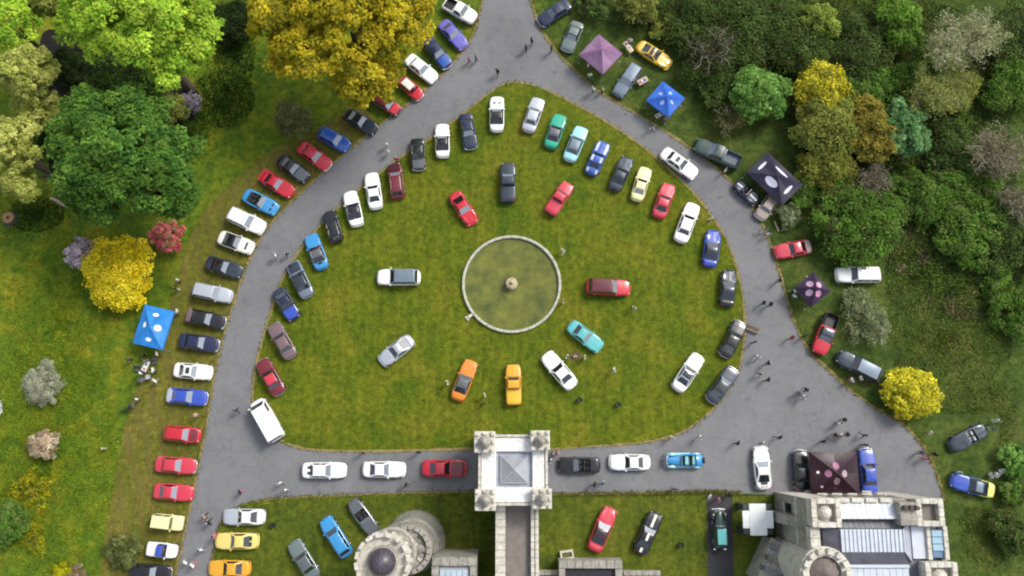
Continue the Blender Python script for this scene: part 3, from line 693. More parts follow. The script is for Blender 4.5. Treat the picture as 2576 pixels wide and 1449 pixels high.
def limbs(base, lobes, h0, r0, k=3):
    parts = []
    top = max(l[2] for l in lobes)
    parts.append(tube_vf([(0, 0, 0), (0.05, 0.03, h0*0.5), (0, 0.05, h0), (0.1, 0, h0+(top-h0)*0.6)], [r0*1.35, r0, r0*0.85, r0*0.3], 8))
    for l in lobes:
        for _ in range(k):
            e = (l[0]+random.uniform(-.55, .55)*l[3], l[1]+random.uniform(-.55, .55)*l[4], l[2]+random.uniform(-0.1, 0.5)*l[5])
            m_ = (e[0]*0.45, e[1]*0.45, h0+(e[2]-h0)*0.62)
            parts.append(tube_vf([(0, 0, h0*0.8), m_, e], [r0*0.5, r0*0.28, r0*0.06], 5))
    return parts
def tree(name, label, cat, x, y, zc, lobes, pal, n_clump, per, cr, leaf, group=None, r0=0.3, h0=None, bark=None, **kw):
    """x, y read at crown height zc; lobes relative to the stem: (dx, dy, z, rx, ry, rz) metres"""
    p = P(x, y, zc); t = empty(name, (p.x, p.y, 0), 0); tag(t, label, cat, group)
    h0 = h0 or min(l[2]-l[5] for l in lobes)+0.6
    v, f = merge_vf(limbs(None, lobes, max(h0, 0.25), r0)); mesh_obj('trunk', v, f, bark or m_bark, t)
    o = link(bpy.data.objects.new('crown', quads_mesh('crown', *crown_leaves(lobes, n_clump, per, cr, leaf, pal, **kw))), t)
    o['kind'] = 'stuff'
    return t
def shrub(name, label, cat, x, y, r, pal, h=None, n=None, per=34, leaf=0.22, group=None, ry=None, ang=0.0, cr=None, k=5, bark=None, ragged=0.35):
    """bush of radius r metres read on its mid height"""
    ry = ry or r; h = h or min(r, ry)*1.15; lobes = []
    ca, sa = math.cos(R(ang)), math.sin(R(ang))
    for i in range(k):
        a = 2*math.pi*i/k+random.random(); q = 0.46*random.uniform(0.8, 1.15)+ragged*random.uniform(-0.25, 0.42)
        lx, ly = math.cos(a)*r*q, math.sin(a)*ry*q; s = random.uniform(0.50, 0.64)*(1-ragged*random.uniform(0.0, 0.5))
        lobes.append((lx*ca-ly*sa, lx*sa+ly*ca, h*random.uniform(0.42, 0.58)*(1-ragged*random.uniform(0, 0.45)), s*(r*ca*ca+ry*sa*sa), s*(ry*ca*ca+r*sa*sa), h*0.45))
    lobes.append((0, 0, h*0.58, 0.55*min(r, ry), 0.55*min(r, ry), h*0.5))
    n = n or int(34*r*ry/0.9+20)
    return tree(name, label, cat, x, y, h*0.6, lobes, pal, n, per, cr or max(0.28, 0.16*r+0.12), leaf, group, r0=0.05+0.03*r, h0=h*0.2, bark=bark, low=-0.2, shell=(0.6, 1.05), sub=(1.5, max(0.38, 0.24*min(r, ry))))

LIME = [(0.290, 0.460, 0.040), (0.175, 0.330, 0.030), (0.400, 0.540, 0.055)]
GREEN = [(0.076, 0.170, 0.028), (0.050, 0.118, 0.024), (0.120, 0.220, 0.034)]
PALE = [(0.350, 0.390, 0.080), (0.260, 0.300, 0.060), (0.430, 0.450, 0.120)]
GOLD = [(0.430, 0.350, 0.020), (0.300, 0.285, 0.022), (0.520, 0.420, 0.028), (0.200, 0.190, 0.022), (0.42, 0.33, 0.02)]
YELL = [(0.800, 0.640, 0.022), (0.720, 0.560, 0.016), (0.850, 0.700, 0.050), (0.500, 0.460, 0.03)]
YELD = [(0.480, 0.430, 0.030), (0.340, 0.320, 0.026), (0.560, 0.490, 0.034), (0.20, 0.21, 0.03)]
OLIV = [(0.190, 0.215, 0.045), (0.140, 0.175, 0.036), (0.250, 0.260, 0.058)]
DKGR = [(0.048, 0.088, 0.022), (0.070, 0.118, 0.028), (0.105, 0.150, 0.040), (0.06, 0.065, 0.026)]
MIDG = [(0.080, 0.170, 0.024), (0.115, 0.215, 0.034), (0.055, 0.120, 0.022), (0.14, 0.19, 0.05)]
BLUG = [(0.120, 0.250, 0.080), (0.180, 0.320, 0.120), (0.070, 0.160, 0.050)]
BRGN = [(0.130, 0.265, 0.050), (0.200, 0.350, 0.080), (0.075, 0.165, 0.034)]
TWIG = [(0.170, 0.150, 0.095), (0.120, 0.115, 0.065), (0.210, 0.190, 0.130)]
SHADE = [(0.016, 0.028, 0.010), (0.026, 0.042, 0.013), (0.036, 0.052, 0.016)]  # near-black leaf tints: shade among the trees put into the colour
GRYG = [(0.190, 0.220, 0.105), (0.130, 0.165, 0.070), (0.255, 0.280, 0.160)]

tree('broadleaf_tree', 'large bright lime green tree, crown reaching the top edge of the photo', 'tree', 345, 80, 14, [(0,1.2,14.0,6.2,4.8,4.6),(-4.0,1.8,13.0,3.6,3.4,3.4),(3.8,1.2,13.2,3.9,4.0,3.4),(2.6,-2.2,12.2,3.2,2.6,2.9),(-1.0,4.2,13.2,5.2,3.6,3.4)], LIME, 860, 42, 0.68, 0.34, 'big trees west of the drive', 0.5, 5, sub=(1.3, 1.35))
tree('broadleaf_tree', 'large rounded dark green tree below the lime green one', 'tree', 318, 385, 12, [(0,0,12.0,5.6,5.4,4.2),(-3.4,2.2,11.4,3.3,3.3,3.0),(3.4,-1.4,11.0,3.6,3.8,3.0),(-2.4,-3.6,10.6,3.8,3.0,2.8),(0.8,3.2,11.2,3.0,2.8,2.8),(2.0,-4.3,10.2,3.2,2.6,2.6)], GREEN, 820, 42, 0.72, 0.34, 'big trees west of the drive', 0.5, 4.5, sub=(1.25, 1.7))
tree('golden_maple', 'huge golden yellow tree overhanging the cars beside the drive', 'tree', 868, 45, 12, [(0,0.8,12.5,7.0,5.6,4.2),(-5.0,0.0,11.4,4.4,4.6,3.2),(5.2,1.0,11.6,4.2,5.0,3.2),(1.4,-4.6,11.0,4.6,3.6,3.0),(-3.6,-3.2,10.8,3.8,3.2,2.8),(2.2,-6.0,9.6,3.6,2.6,2.4),(0,4.6,11.8,6.5,4.0,3.2)], GOLD, 1000, 42, 0.66, 0.36, 'big trees west of the drive', 0.55, 4.5, sub=(1.3, 1.25))
tree('conifer', 'pale yellow-green conifer west of the dark green tree', 'tree', 68, 205, 10, [(0,0.4,8.5,2.6,3.0,4.6),(0.4,-1.8,7.2,1.9,2.2,3.4),(0.0,2.4,7.4,2.0,1.8,3.4),(0,0.2,11.0,1.3,1.6,2.6)], PALE, 300, 44, 0.5, 0.26, 'pale conifers', 0.25, 2, sub=(1.6, 0.9))
tree('conifer', 'pale yellow-green conifer cropped by the photo edge above the tree stump', 'tree', 38, 390, 9, [(0,0.6,8.0,2.4,3.4,4.2),(0.6,-2.4,6.8,2.0,2.0,3.0),(-1.0,2.6,7.6,2.2,2.2,3.4),(0,0.2,10.4,1.2,1.6,2.4)], PALE, 300, 44, 0.5, 0.26, 'pale conifers', 0.25, 2, sub=(1.6, 0.9))
tree('broadleaf_tree', 'yellow-green tree in the top corner of the photo beside the lime tree', 'tree', 25, 60, 10, [(0,0,9.5,2.8,3.2,2.8),(-1.5,2,9,2.4,2.4,2.2)], LIME, 130, 44, 0.7, 0.32, None, 0.28, 4)
tree('broadleaf_tree', 'olive tree at the top edge between the lime tree and the corner', 'tree', 118, 8, 9, [(0,0.6,8.8,2.4,2.2,2.4),(1.4,0.4,8.4,1.8,1.8,1.8)], OLIV, 110, 44, 0.6, 0.3, None, 0.25, 4)
shrub('rhododendron', 'olive shrub between the dark green tree and grey-mauve shrub', 'shrub', 425, 270, 2.0, OLIV, 2.6)
shrub('rhododendron', 'small grey-mauve flowering shrub in shade by the olive shrub', 'shrub', 478, 262, 1.25, [(0.26,0.23,0.30),(0.17,0.15,0.2),(0.09,0.10,0.07)], 1.6)
shrub('shrub', 'shrub tinted near-black for shade in the gap between the two big green trees', 'shrub', 165, 165, 2.0, SHADE, 2.0, group='shade-tinted shrubs by the big trees')
shrub('shrub', 'shrub tinted near-black for shade beside the pale conifers', 'shrub', 132, 345, 2.0, SHADE, 2.2, group='shade-tinted shrubs by the big trees')
shrub('shrub', 'added bush tinted near-black for the shaded grass west of the golden tree', 'shrub', 585, 60, 2.6, SHADE, 2.4, group='shade-tinted shrubs by the big trees')  # bush added and darkened to stand in for shaded grass
shrub('rhododendron', 'round pale mauve flowering shrub touching the yellow azalea', 'shrub', 203, 637, 1.6, [(0.60,0.50,0.55),(0.46,0.36,0.41),(0.68,0.59,0.62),(0.18,0.16,0.13)], 1.9, leaf=0.2)
shrub('azalea', 'big bright yellow flowering bush on the grass by the blue canopy', 'shrub', 297, 686, 3.45, YELL, 3.0, n=470, per=34, leaf=0.27, k=8)
shrub('azalea', 'pinkish red flowering bush near the parked white cars', 'shrub', 421, 592, 1.75, [(0.62,0.12,0.14),(0.52,0.09,0.11),(0.66,0.22,0.20),(0.20,0.24,0.07)], 1.9, leaf=0.22)
shrub('twiggy_shrub', 'grey leafless shrub standing alone on the meadow', 'shrub', 106, 968, 1.7, [(0.34,0.35,0.24),(0.25,0.27,0.17),(0.42,0.43,0.32)], 1.9, ry=2.5, per=44, leaf=0.12, bark=m_greybark)
shrub('twiggy_shrub', 'small pinkish beige shrub on the meadow', 'shrub', 113, 1117, 1.45, [(0.58,0.45,0.33),(0.44,0.33,0.22),(0.68,0.56,0.42),(0.24,0.20,0.10)], 1.4, per=40, leaf=0.16, bark=m_greybark)
shrub('shrub', 'low dark green bush on the verge by the white pickup', 'shrub', 310, 1385, 1.7, [(0.11,0.13,0.035),(0.08,0.10,0.026),(0.16,0.18,0.07)], 1.2, per=30, leaf=0.2)
shrub('shrub', 'bright yellow-green bush at the bottom edge of the meadow', 'shrub', 158, 1440, 0.8, [(0.40,0.38,0.012),(0.30,0.31,0.012)], 1.0)
shrub('twiggy_shrub', 'pale brown shrub at the bottom edge beside the yellow-green bush', 'shrub', 200, 1446, 0.95, [(0.32,0.24,0.15),(0.24,0.17,0.10)], 1.0, leaf=0.15)
shrub('shrub', 'thin grey-green bush under the golden tree by the verge', 'shrub', 738, 304, 2.2, [(0.15,0.165,0.055),(0.11,0.125,0.04),(0.20,0.20,0.085)], 1.9, per=26, leaf=0.18)
shrub('shrub', 'white flowering shrub cropped by the meadow edge of the photo', 'shrub', -6, 1030, 0.75, [(0.75,0.75,0.72),(0.6,0.6,0.55)], 1.4, leaf=0.16)
shrub('shrub', 'dark green shrub cropped by the photo edge on the lower meadow', 'shrub', 5, 1318, 2.3, MIDG, 2.0, group='meadow edge bushes')
shrub('shrub', 'low orange-yellow broom patch on the lower meadow', 'shrub', 84, 1238, 1.9, [(0.40,0.31,0.014),(0.24,0.26,0.016),(0.16,0.22,0.016)], 0.35, n=90, per=14, leaf=0.17, ry=2.6, ragged=1.2, k=9)
shrub('shrub', 'small low orange-yellow broom patch near the bottom of the meadow', 'shrub', 92, 1362, 1.3, [(0.36,0.30,0.014),(0.22,0.25,0.016),(0.15,0.21,0.016)], 0.35, n=60, per=14, leaf=0.17, ry=1.9, ragged=1.2, k=9)
# woodland east of the drive
shrub('broadleaf_tree', 'rounded fresh green tree near the small blue canopy', 'tree', 1905, 242, 3.1, BRGN, 4.6, n=300, leaf=0.3)
shrub('broadleaf_tree', 'golden yellow tree standing among dark woodland', 'tree', 2062, 228, 3.6, YELD, 4.6, ry=2.4, ang=38, n=260, leaf=0.3)
shrub('broadleaf_tree', 'wide olive tree below the golden woodland tree', 'tree', 2085, 325, 3.9, OLIV, 4.4, ry=3.2, n=330, leaf=0.28)
shrub('broadleaf_tree', 'olive-brown tree between the wide olive tree and blue-green tree', 'tree', 2185, 330, 2.9, [(0.22,0.195,0.034),(0.165,0.15,0.03),(0.27,0.225,0.04)], 4.0, ry=3.4, n=250, leaf=0.28)
shrub('broadleaf_tree', 'blue-green tree beside the olive-brown woodland tree', 'tree', 2267, 325, 2.3, BLUG, 4.2, ry=3.5, ang=20, n=230, leaf=0.3)
shrub('broadleaf_tree', 'bright green leafy bush above the white estate car', 'shrub', 2148, 560, 4.4, [(0.085,0.185,0.022),(0.13,0.235,0.04),(0.055,0.115,0.018),(0.07,0.085,0.03)], 3.2, n=380, leaf=0.28, k=7)
shrub('shrub', 'olive bush south-west of the blue-green tree', 'shrub', 2085, 425, 2.9, [(0.16,0.175,0.03),(0.11,0.135,0.024),(0.21,0.215,0.045)], 2.8, leaf=0.26)
shrub('broadleaf_tree', 'bright green tree at the top edge beside the pale twiggy tree', 'tree', 2262, 55, 2.8, [(0.11,0.22,0.026),(0.075,0.155,0.02),(0.16,0.27,0.05)], 4.0, n=230, leaf=0.3)
shrub('broadleaf_tree', 'light yellow-green sapling at the top of the woodland', 'tree', 2062, 55, 2.3, [(0.29,0.36,0.06),(0.20,0.27,0.045),(0.14,0.18,0.04)], 3.4, n=130, leaf=0.26, ry=1.7)
shrub('broadleaf_tree', 'olive green tree at the top edge near the purple canopy', 'tree', 1612, 12, 2.6, [(0.19,0.215,0.045),(0.135,0.165,0.034),(0.25,0.26,0.07)], 3.2, n=190, leaf=0.26)
shrub('shrub', 'grey-green willow bush between the white estate and red pickup truck', 'shrub', 2180, 800, 2.6, GRYG, 1.9, ry=3.2, n=170, per=24, leaf=0.18, ragged=0.8)
shrub('azalea', 'round bright yellow bush at the bend of the drive', 'shrub', 2291, 996, 2.6, [(0.58,0.52,0.03),(0.44,0.42,0.024),(0.66,0.59,0.05),(0.28,0.29,0.03)], 2.5, n=290, leaf=0.26, k=7)
DARK_SPOTS = [(1740,40,4.2,DKGR,'dark evergreen bush above the yellow car'),(1850,60,4.6,DKGR,'dark evergreen bush at the top edge above the fresh green tree'),(1965,110,4.0,DKGR,'dark evergreen bush between the fresh green tree and sapling'),(1790,180,3.3,DKGR,'dark bush beside the small blue canopy'),(2160,130,3.6,DKGR,'dark bush above the golden woodland tree'),(2180,225,2.6,MIDG,'mid green bush beside the golden woodland tree'),(2310,190,3.0,MIDG,'mid green bush below the pale twiggy tree'),(2545,90,3.8,DKGR,'dark bush in the top corner of the woodland'),(2540,215,3.4,MIDG,'mid green bush at the woodland edge of the photo'),(2390,380,3.4,DKGR,'dark bush under the brown twiggy tree'),(2330,500,3.4,MIDG,'mid green bush in the middle of the woodland'),(2440,560,3.6,MIDG,'mid green bush above the small clearing'),(2545,610,3.2,DKGR,'dark bush at the photo edge beside the clearing'),(2500,690,2.0,MIDG,'dark bush below the woodland clearing'),(2560,790,2.4,MIDG,'mid green bush at the photo edge above the slope'),(2020,470,1.8,MIDG,'small green bush beside the dark canopy'),(1985,545,1.3,GRYG,'small grey-green bush below the dark canopy'),(2548,1350,2.0,DKGR,'dark bush on the grass near the bottom corner'),(2560,1175,1.6,BRGN,'bright green bush at the photo edge near the blue and yellow car'),(2545,1240,1.2,MIDG,'small bush near the blue and yellow car'),(1480,20,1.6,DKGR,'dark bush beside the navy car at the top edge'),(1690,60,2.4,OLIV,'olive bush above the yellow car'),(2470,450,2.6,MIDG,'mid green bush between the twiggy trees'),(2020,140,2.2,OLIV,'olive bush beside the golden woodland tree'),(2400,235,2.6,OLIV,'olive bush under the pale twiggy tree')]
for (x, y, r, pal, lab) in DARK_SPOTS:
    shrub('woodland_bush', lab, 'bush', x, y, r*1.1, pal, min(2.6, 0.7+r*0.5), n=int(15*r*r+40), per=30, leaf=0.25, group='woodland bushes', ry=r*random.uniform(0.7, 1.15), ang=random.uniform(0, 90), k=9, ragged=1.0)
def twig_tree(label, x, y, h, r, pal, n_br, n_leaf, bark=m_greybark):
    p = P(x, y, h*0.7); t = empty('twiggy_tree', (p.x, p.y, 0)); tag(t, label, 'tree', 'bare twiggy trees')
    parts = [tube_vf([(0,0,0),(0.1,0.05,h*0.3),(0.05,0.1,h*0.55)], [0.22, 0.17, 0.10], 7)]; tips = []
    for i in range(n_br):
        a = random.uniform(0, 6.283); q = r*random.uniform(0.45, 1.0); z0 = h*random.uniform(0.2, 0.5)
        e = Vector((math.cos(a)*q, math.sin(a)*q, h*random.uniform(0.65, 1.0)*(1-0.25*q/r))); s = Vector((0.05, 0.05, z0)); m_ = s.lerp(e, 0.5)+Vector((random.uniform(-.4,.4), random.uniform(-.4,.4), 0.3))
        parts.append(tube_vf([s, m_, e], [0.075, 0.05, 0.015], 5))
        for j in range(7):
            u = random.uniform(0.3, 1.0); b0 = (s.lerp(m_, u*2) if u < 0.5 else m_.lerp(e, u*2-1)); b1 = b0+Vector((random.uniform(-1,1), random.uniform(-1,1), random.uniform(-0.1, 0.8)))*r*0.32
            parts.append(tube_vf([b0, b0.lerp(b1, 0.55)+Vector((0, 0, 0.1)), b1], [0.035, 0.025, 0.01], 4)); tips.append(b1); tips.append(b0.lerp(b1, 0.6))
    v, f = merge_vf(parts); mesh_obj('trunk', v, f, bark, t)
    k = RNG.integers(0, len(tips), n_leaf); cen = np.array([tuple(q) for q in tips])[k]+RNG.normal(size=(n_leaf, 3))*0.32
    nor = RNG.normal(size=(n_leaf, 3))+np.array([0, 0, 0.8]); nor /= np.linalg.norm(nor, axis=1, keepdims=True)
    o = link(bpy.data.objects.new('crown', quads_mesh('crown', cen, nor, RNG.uniform(0.08, 0.24, n_leaf), tints(n_leaf, pal, 0.35))), t); o['kind'] = 'stuff'
twig_tree('tall pale twiggy tree with bleached branches near the top corner', 2420, 95, 8.0, 4.6, [(0.40,0.42,0.20),(0.30,0.34,0.14),(0.48,0.47,0.30)], 34, 13000)
twig_tree('pale yellow-green twiggy tree below the bleached one', 2370, 215, 6.5, 3.6, [(0.30,0.34,0.08),(0.22,0.27,0.06),(0.37,0.39,0.14)], 28, 11000)
twig_tree('brown leafless tree at the photo edge of the woodland', 2520, 375, 6.5, 3.6, [(0.30,0.25,0.18),(0.22,0.19,0.13),(0.21,0.22,0.10)], 30, 5000)
twig_tree('brown twiggy scrub between the dark canopy and woodland', 2205, 455, 3.5, 2.3, TWIG, 22, 2200)
twig_tree('grey twiggy tree in the dark woodland by the yellow car', 1790, 120, 5.5, 3.2, [(0.07,0.085,0.03),(0.05,0.06,0.02),(0.10,0.10,0.05)], 26, 3200)
twig_tree('thin twiggy tree at the photo edge beside the clearing', 2560, 500, 5.0, 2.5, TWIG, 20, 1700)
twig_tree('sparse olive twiggy tree beside the small blue canopy', 1835, 300, 3.6, 2.0, [(0.11,0.11,0.03),(0.08,0.085,0.02)], 18, 1800)
# stump and fallen log in the shade
c = P(22,548,0.3); so_ = empty('tree_stump', (c.x, c.y, 0)); tag(so_, 'cut orange-brown tree stump with dark heart at the photo edge', 'stump')
mesh_obj('stump', *lathe_vf([(1.0, 0), (0.78, 0.15), (0.72, 0.45)], 18), m_bark, so_); mesh_obj('cut_face', *lathe_vf([(0.68, 0.452), (0.66, 0.47), (0.2, 0.48)], 18), mat('cut_wood', (0.28, 0.16, 0.07), 0.8, var=0.3, scale=6), so_); mesh_obj('heart', *lathe_vf([(0.19, 0.482), (0.05, 0.49)], 12), mat('rotten_heart', (0.03, 0.02, 0.015), 0.9), so_)
a, b = P(125,497,0.2), P(172,522,0.2); lg = empty('fallen_log', ((a.x+b.x)/2, (a.y+b.y)/2, 0), math.atan2(b.y-a.y, b.x-a.x)); tag(lg, 'weathered fallen log under the dark green tree', 'log')
mesh_obj('log', *tube_vf([(-1.15,0,0.2),(-0.3,0.05,0.22),(0.5,-0.03,0.2),(1.15,0,0.19)], [0.17,0.2,0.18,0.13], 9), m_greybark, lg); mesh_obj('branch_stub', *tube_vf([(0.2,0,0.25),(0.35,0.3,0.5)], [0.07,0.04], 6), m_greybark, lg)

# undergrowth and long grass: uncountable
def scatter(name, label, cat, zones, pal, n, leaf, h, avoid=()):
    tot = sum(z[2]*z[3] for z in zones); C = []
    for (x, y, rx, ry) in zones:
        k = int(n*rx*ry/tot); a = RNG.uniform(0, 6.283, k); q = np.sqrt(RNG.random(k))
        q = np.where(RNG.random(k) < 0.5, q*0.9, np.abs(RNG.normal(size=k))*0.62); px_, py_ = x+np.cos(a)*q*rx, y+np.sin(a)*q*ry
        for u, w in zip(px_, py_):
            if any(abs(u-ax)/arx < 1 and abs(w-ay)/ary < 1 for (ax, ay, arx, ary) in avoid): continue
            p = P(u, w); C.append((p.x, p.y))
    C = np.array(C); m = len(C); cen = np.c_[C, RNG.uniform(0.03, h, m)]
    nor = RNG.normal(size=(m, 3))*0.8+np.array([0, 0, 0.7]); nor /= np.linalg.norm(nor, axis=1, keepdims=True)
    # patches keep one tone
    cell = ((np.floor(C[:, 0]/1.3)*73856093).astype(np.int64) ^ (np.floor(C[:, 1]/1.3)*19349663).astype(np.int64)) % 997
    tb = tints(997, pal, 0.3); col = tb[cell]*RNG.uniform(0.7, 1.3, (m, 1))
    o = link(bpy.data.objects.new(name, quads_mesh(name, cen, nor, RNG.uniform(0.6, 1.3, m)*leaf, col))); tag(o, label, cat); o['kind'] = 'stuff'
AVOID = [(2435,1100,80,60),(2450,1215,80,60),(2155,692,75,45),(2040,730,75,45),(1995,628,75,45),(2165,925,85,60),(2075,840,65,75),(1950,450,85,80),(1805,388,85,65),(1676,247,75,70),(1580,203,65,65),(1645,138,70,60),(1512,133,75,75),(1440,90,50,60),(1395,35,65,50)]
scatter('undergrowth', 'tangled dark undergrowth and weeds beneath the woodland', 'undergrowth', [(2150,150,420,190),(2330,450,250,280),(2450,690,150,130),(1700,60,170,70),(2140,430,130,90)], [(0.085,0.130,0.026),(0.06,0.095,0.022),(0.15,0.165,0.05),(0.11,0.175,0.03),(0.18,0.16,0.08),(0.07,0.11,0.036),(0.13,0.20,0.045)], 90000, 0.24, 0.5, AVOID)
scatter('rough_grass', 'rough grass tussocks on the slope below the woodland', 'grass', [(2380,860,190,120),(2460,1050,110,120),(2490,1330,85,110),(2300,700,120,80)], [(0.12,0.155,0.03),(0.095,0.135,0.024),(0.16,0.175,0.045)], 22000, 0.17, 0.14, AVOID)
scatter('meadow_grass', 'long meadow grass and yellow flowers west of the verge', 'grass', [(120,1150,200,330),(150,800,150,250)], [(0.15,0.22,0.016),(0.105,0.185,0.016),(0.24,0.26,0.018),(0.18,0.24,0.016)], 26000, 0.16, 0.14, [(380,820,60,75)])
scatter('shade_tinted_plants', 'undergrowth tinted dark to paint in the shade under the big western trees', 'undergrowth', [(590,120,60,130),(560,250,90,80),(470,330,60,80),(90,540,80,50),(290,200,150,60),(140,330,40,90)], [(0.022,0.048,0.010),(0.032,0.066,0.013),(0.048,0.09,0.016)], 17000, 0.22, 0.25)  # added plants, tinted dark to imitate tree shade on the grass

# ragged grass along the road edges
def edge_tufts(lines, n, label):
    C = []
    for L in lines:
        L = np.array(L); k = RNG.integers(0, len(L)-1, n); t = RNG.random((n, 1)); p = L[k]*(1-t)+L[k+1]*t
        C.append(p+RNG.normal(size=(n, 2))*0.16)
    C = np.concatenate(C); m = len(C); cen = np.c_[C, RNG.uniform(0.04, 0.13, m)]
    nor = RNG.normal(size=(m, 3))*0.6+np.array([0, 0, 0.8]); nor /= np.linalg.norm(nor, axis=1, keepdims=True)
    o = link(bpy.data.objects.new('edge_grass', quads_mesh('edge_grass', cen, nor, RNG.uniform(0.08, 0.2, m), tints(m, [(0.12,0.14,0.02),(0.20,0.165,0.06),(0.15,0.15,0.03),(0.09,0.12,0.015)], 0.3)))); tag(o, label, 'grass'); o['kind'] = 'stuff'
edge_tufts([ISL+[ISL[0]], W_E, E_E, S_W[:-6], S_E[6:38]], 2600, 'ragged dry grass creeping over the edges of the drive')

# ------------------------------------------------------------------ vehicles
PAINT = dict(white=(0.80,0.80,0.78), offwhite=(0.74,0.73,0.66), red=(0.50,0.014,0.030), pinkred=(0.52,0.035,0.060), darkred=(0.15,0.014,0.024), maroon=(0.10,0.012,0.018), navy=(0.012,0.018,0.055), black=(0.009,0.010,0.012), blackgreen=(0.012,0.020,0.017), slate=(0.030,0.042,0.060), grey=(0.12,0.13,0.14), silver=(0.46,0.49,0.53), blue=(0.020,0.085,0.36), royal=(0.03,0.07,0.40), sky=(0.04,0.26,0.55), cyan=(0.30,0.60,0.66), green=(0.01,0.34,0.22), teal=(0.10,0.42,0.42), cream=(0.74,0.70,0.36), yellow=(0.66,0.43,0.030), butter=(0.70,0.56,0.16), orange=(0.64,0.21,0.018), amber=(0.66,0.33,0.02), mauve=(0.16,0.105,0.11), violet=(0.12,0.10,0.42), dgreen=(0.02,0.05,0.04), beige=(0.36,0.29,0.24), lime=(0.62,0.66,0.16), greygreen=(0.13,0.17,0.165), bluegrey=(0.16,0.21,0.26))
def paint(c): return mat('car_paint_'+c, PAINT[c], 0.30, coat=0.7, spec=0.5, metal=0.25 if c in ('silver','slate','grey','bluegrey') else 0.0)
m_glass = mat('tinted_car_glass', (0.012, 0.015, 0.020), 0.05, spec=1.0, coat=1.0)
m_glassl = mat('painted_sky_car_glass', (0.20, 0.23, 0.27), 0.08, spec=1.0, coat=1.0)  # grey-blue base colour stands in for sky reflected in the glass
m_tyre = mat('tyre_rubber', (0.016, 0.016, 0.017), 0.85); m_rim = mat('alloy_rim', (0.55, 0.56, 0.58), 0.3, metal=0.9)
m_chrome = mat('chrome', (0.72, 0.73, 0.75), 0.15, metal=1.0); m_lamp = mat('headlamp_glass', (0.75, 0.76, 0.74), 0.1, spec=0.8)
m_tail = mat('tail_lamp', (0.35, 0.012, 0.012), 0.2); m_trim = mat('black_trim', (0.018, 0.018, 0.02), 0.5)
m_tan = mat('tan_leather', (0.20, 0.10, 0.05), 0.6); m_dleather = mat('dark_leather', (0.02, 0.019, 0.022), 0.55); m_cloth = mat('soft_top_cloth', (0.022, 0.023, 0.028), 0.9)

KIND = {  # L, W, windscreen base, roof front, roof rear, rear-window base, hood z, belt z, boot z, roof z, roundness front, rear, fender swell
 'sedan':    dict(L=4.45, W=1.72, k=(0.78, 0.20, -0.95, -1.45), z=(0.80, 0.90, 0.90, 1.40), p=(6.0, 6.5), fb=0.0),
 'coupe':    dict(L=4.30, W=1.74, k=(0.60, 0.02, -0.75, -1.50), z=(0.76, 0.86, 0.86, 1.28), p=(4.6, 5.0), fb=0.03),
 'sports':   dict(L=4.30, W=1.80, k=(0.75, 0.00, -0.55, -1.60), z=(0.70, 0.84, 0.88, 1.22), p=(3.6, 4.2), fb=0.06),
 'classic':  dict(L=4.15, W=1.58, k=(0.55, 0.15, -0.75, -1.20), z=(0.84, 0.92, 0.86, 1.42), p=(3.8, 3.4), fb=0.05),
 'hatch':    dict(L=3.95, W=1.70, k=(0.90, 0.30, -1.40, -1.80), z=(0.86, 0.95, 0.95, 1.45), p=(4.6, 6.5), fb=0.02),
 'mini':     dict(L=3.10, W=1.42, k=(0.68, 0.40, -1.00, -1.32), z=(0.78, 0.86, 0.84, 1.34), p=(4.0, 4.6), fb=0.02),
 'estate':   dict(L=4.65, W=1.85, k=(0.95, 0.35, -1.85, -2.18), z=(0.98, 1.08, 1.08, 1.68), p=(5.2, 8.0), fb=0.0),
 'van':      dict(L=4.90, W=1.95, k=(2.05, 1.45, -2.30, -2.40), z=(1.05, 1.25, 1.20, 2.05), p=(5.0, 9.0), fb=0.0),
 'pickup':   dict(L=4.95, W=1.82, k=(1.00, 0.45, -0.45, -0.62), z=(0.98, 1.06, 1.04, 1.66), p=(5.5, 9.0), fb=0.0),
 'roadster': dict(L=4.00, W=1.62, k=(0.45, 0.22, -0.60, -0.75), z=(0.74, 0.84, 0.82, 1.15), p=(3.4, 3.4), fb=0.05),
 'cabrio':   dict(L=4.30, W=1.74, k=(0.62, 0.10, -0.90, -1.10), z=(0.78, 0.88, 0.88, 1.25), p=(4.6, 5.0), fb=0.02),
 'jeep':     dict(L=3.35, W=1.58, k=(0.62, 0.50, -1.50, -1.60), z=(0.95, 1.02, 1.00, 1.70), p=(9.0, 9.0), fb=0.0),
}
v, f = cyl_vf(0.31, 0.31, -0.10, 0.10, 18); WHEEL = bpy.data.meshes.new('wheel'); WHEEL.from_pydata(v, [], f); WHEEL.materials.append(m_tyre)
v, f = lathe_vf([(0.20, 0.101), (0.19, 0.115), (0.08, 0.095), (0.03, 0.11)], 10); RIM = bpy.data.meshes.new('rim'); RIM.from_pydata(v, [], f); RIM.materials.append(m_rim)
def pane(name, q, m, parent, inset=0.1, off=0.006, th=0.02, iu=None):
    q = [Vector(p) for p in q]; c = sum(q, Vector())/4; n = (q[1]-q[0]).cross(q[3]-q[0]).normalized()
    iu = inset if iu is None else iu
    def at(u, w): return (q[0]*(1-u)+q[1]*u)*(1-w)+(q[3]*(1-u)+q[2]*u)*w
    a = [at(iu, inset), at(1-iu, inset), at(1-iu, 1-inset), at(iu, 1-inset)]
    v = [p+n*off for p in a]+[p-n*(th-off) for p in a]
    return mesh_obj(name, v, [(0,1,2,3),(7,6,5,4),(0,4,5,1),(1,5,6,2),(2,6,7,3),(3,7,4,0)], m, parent)

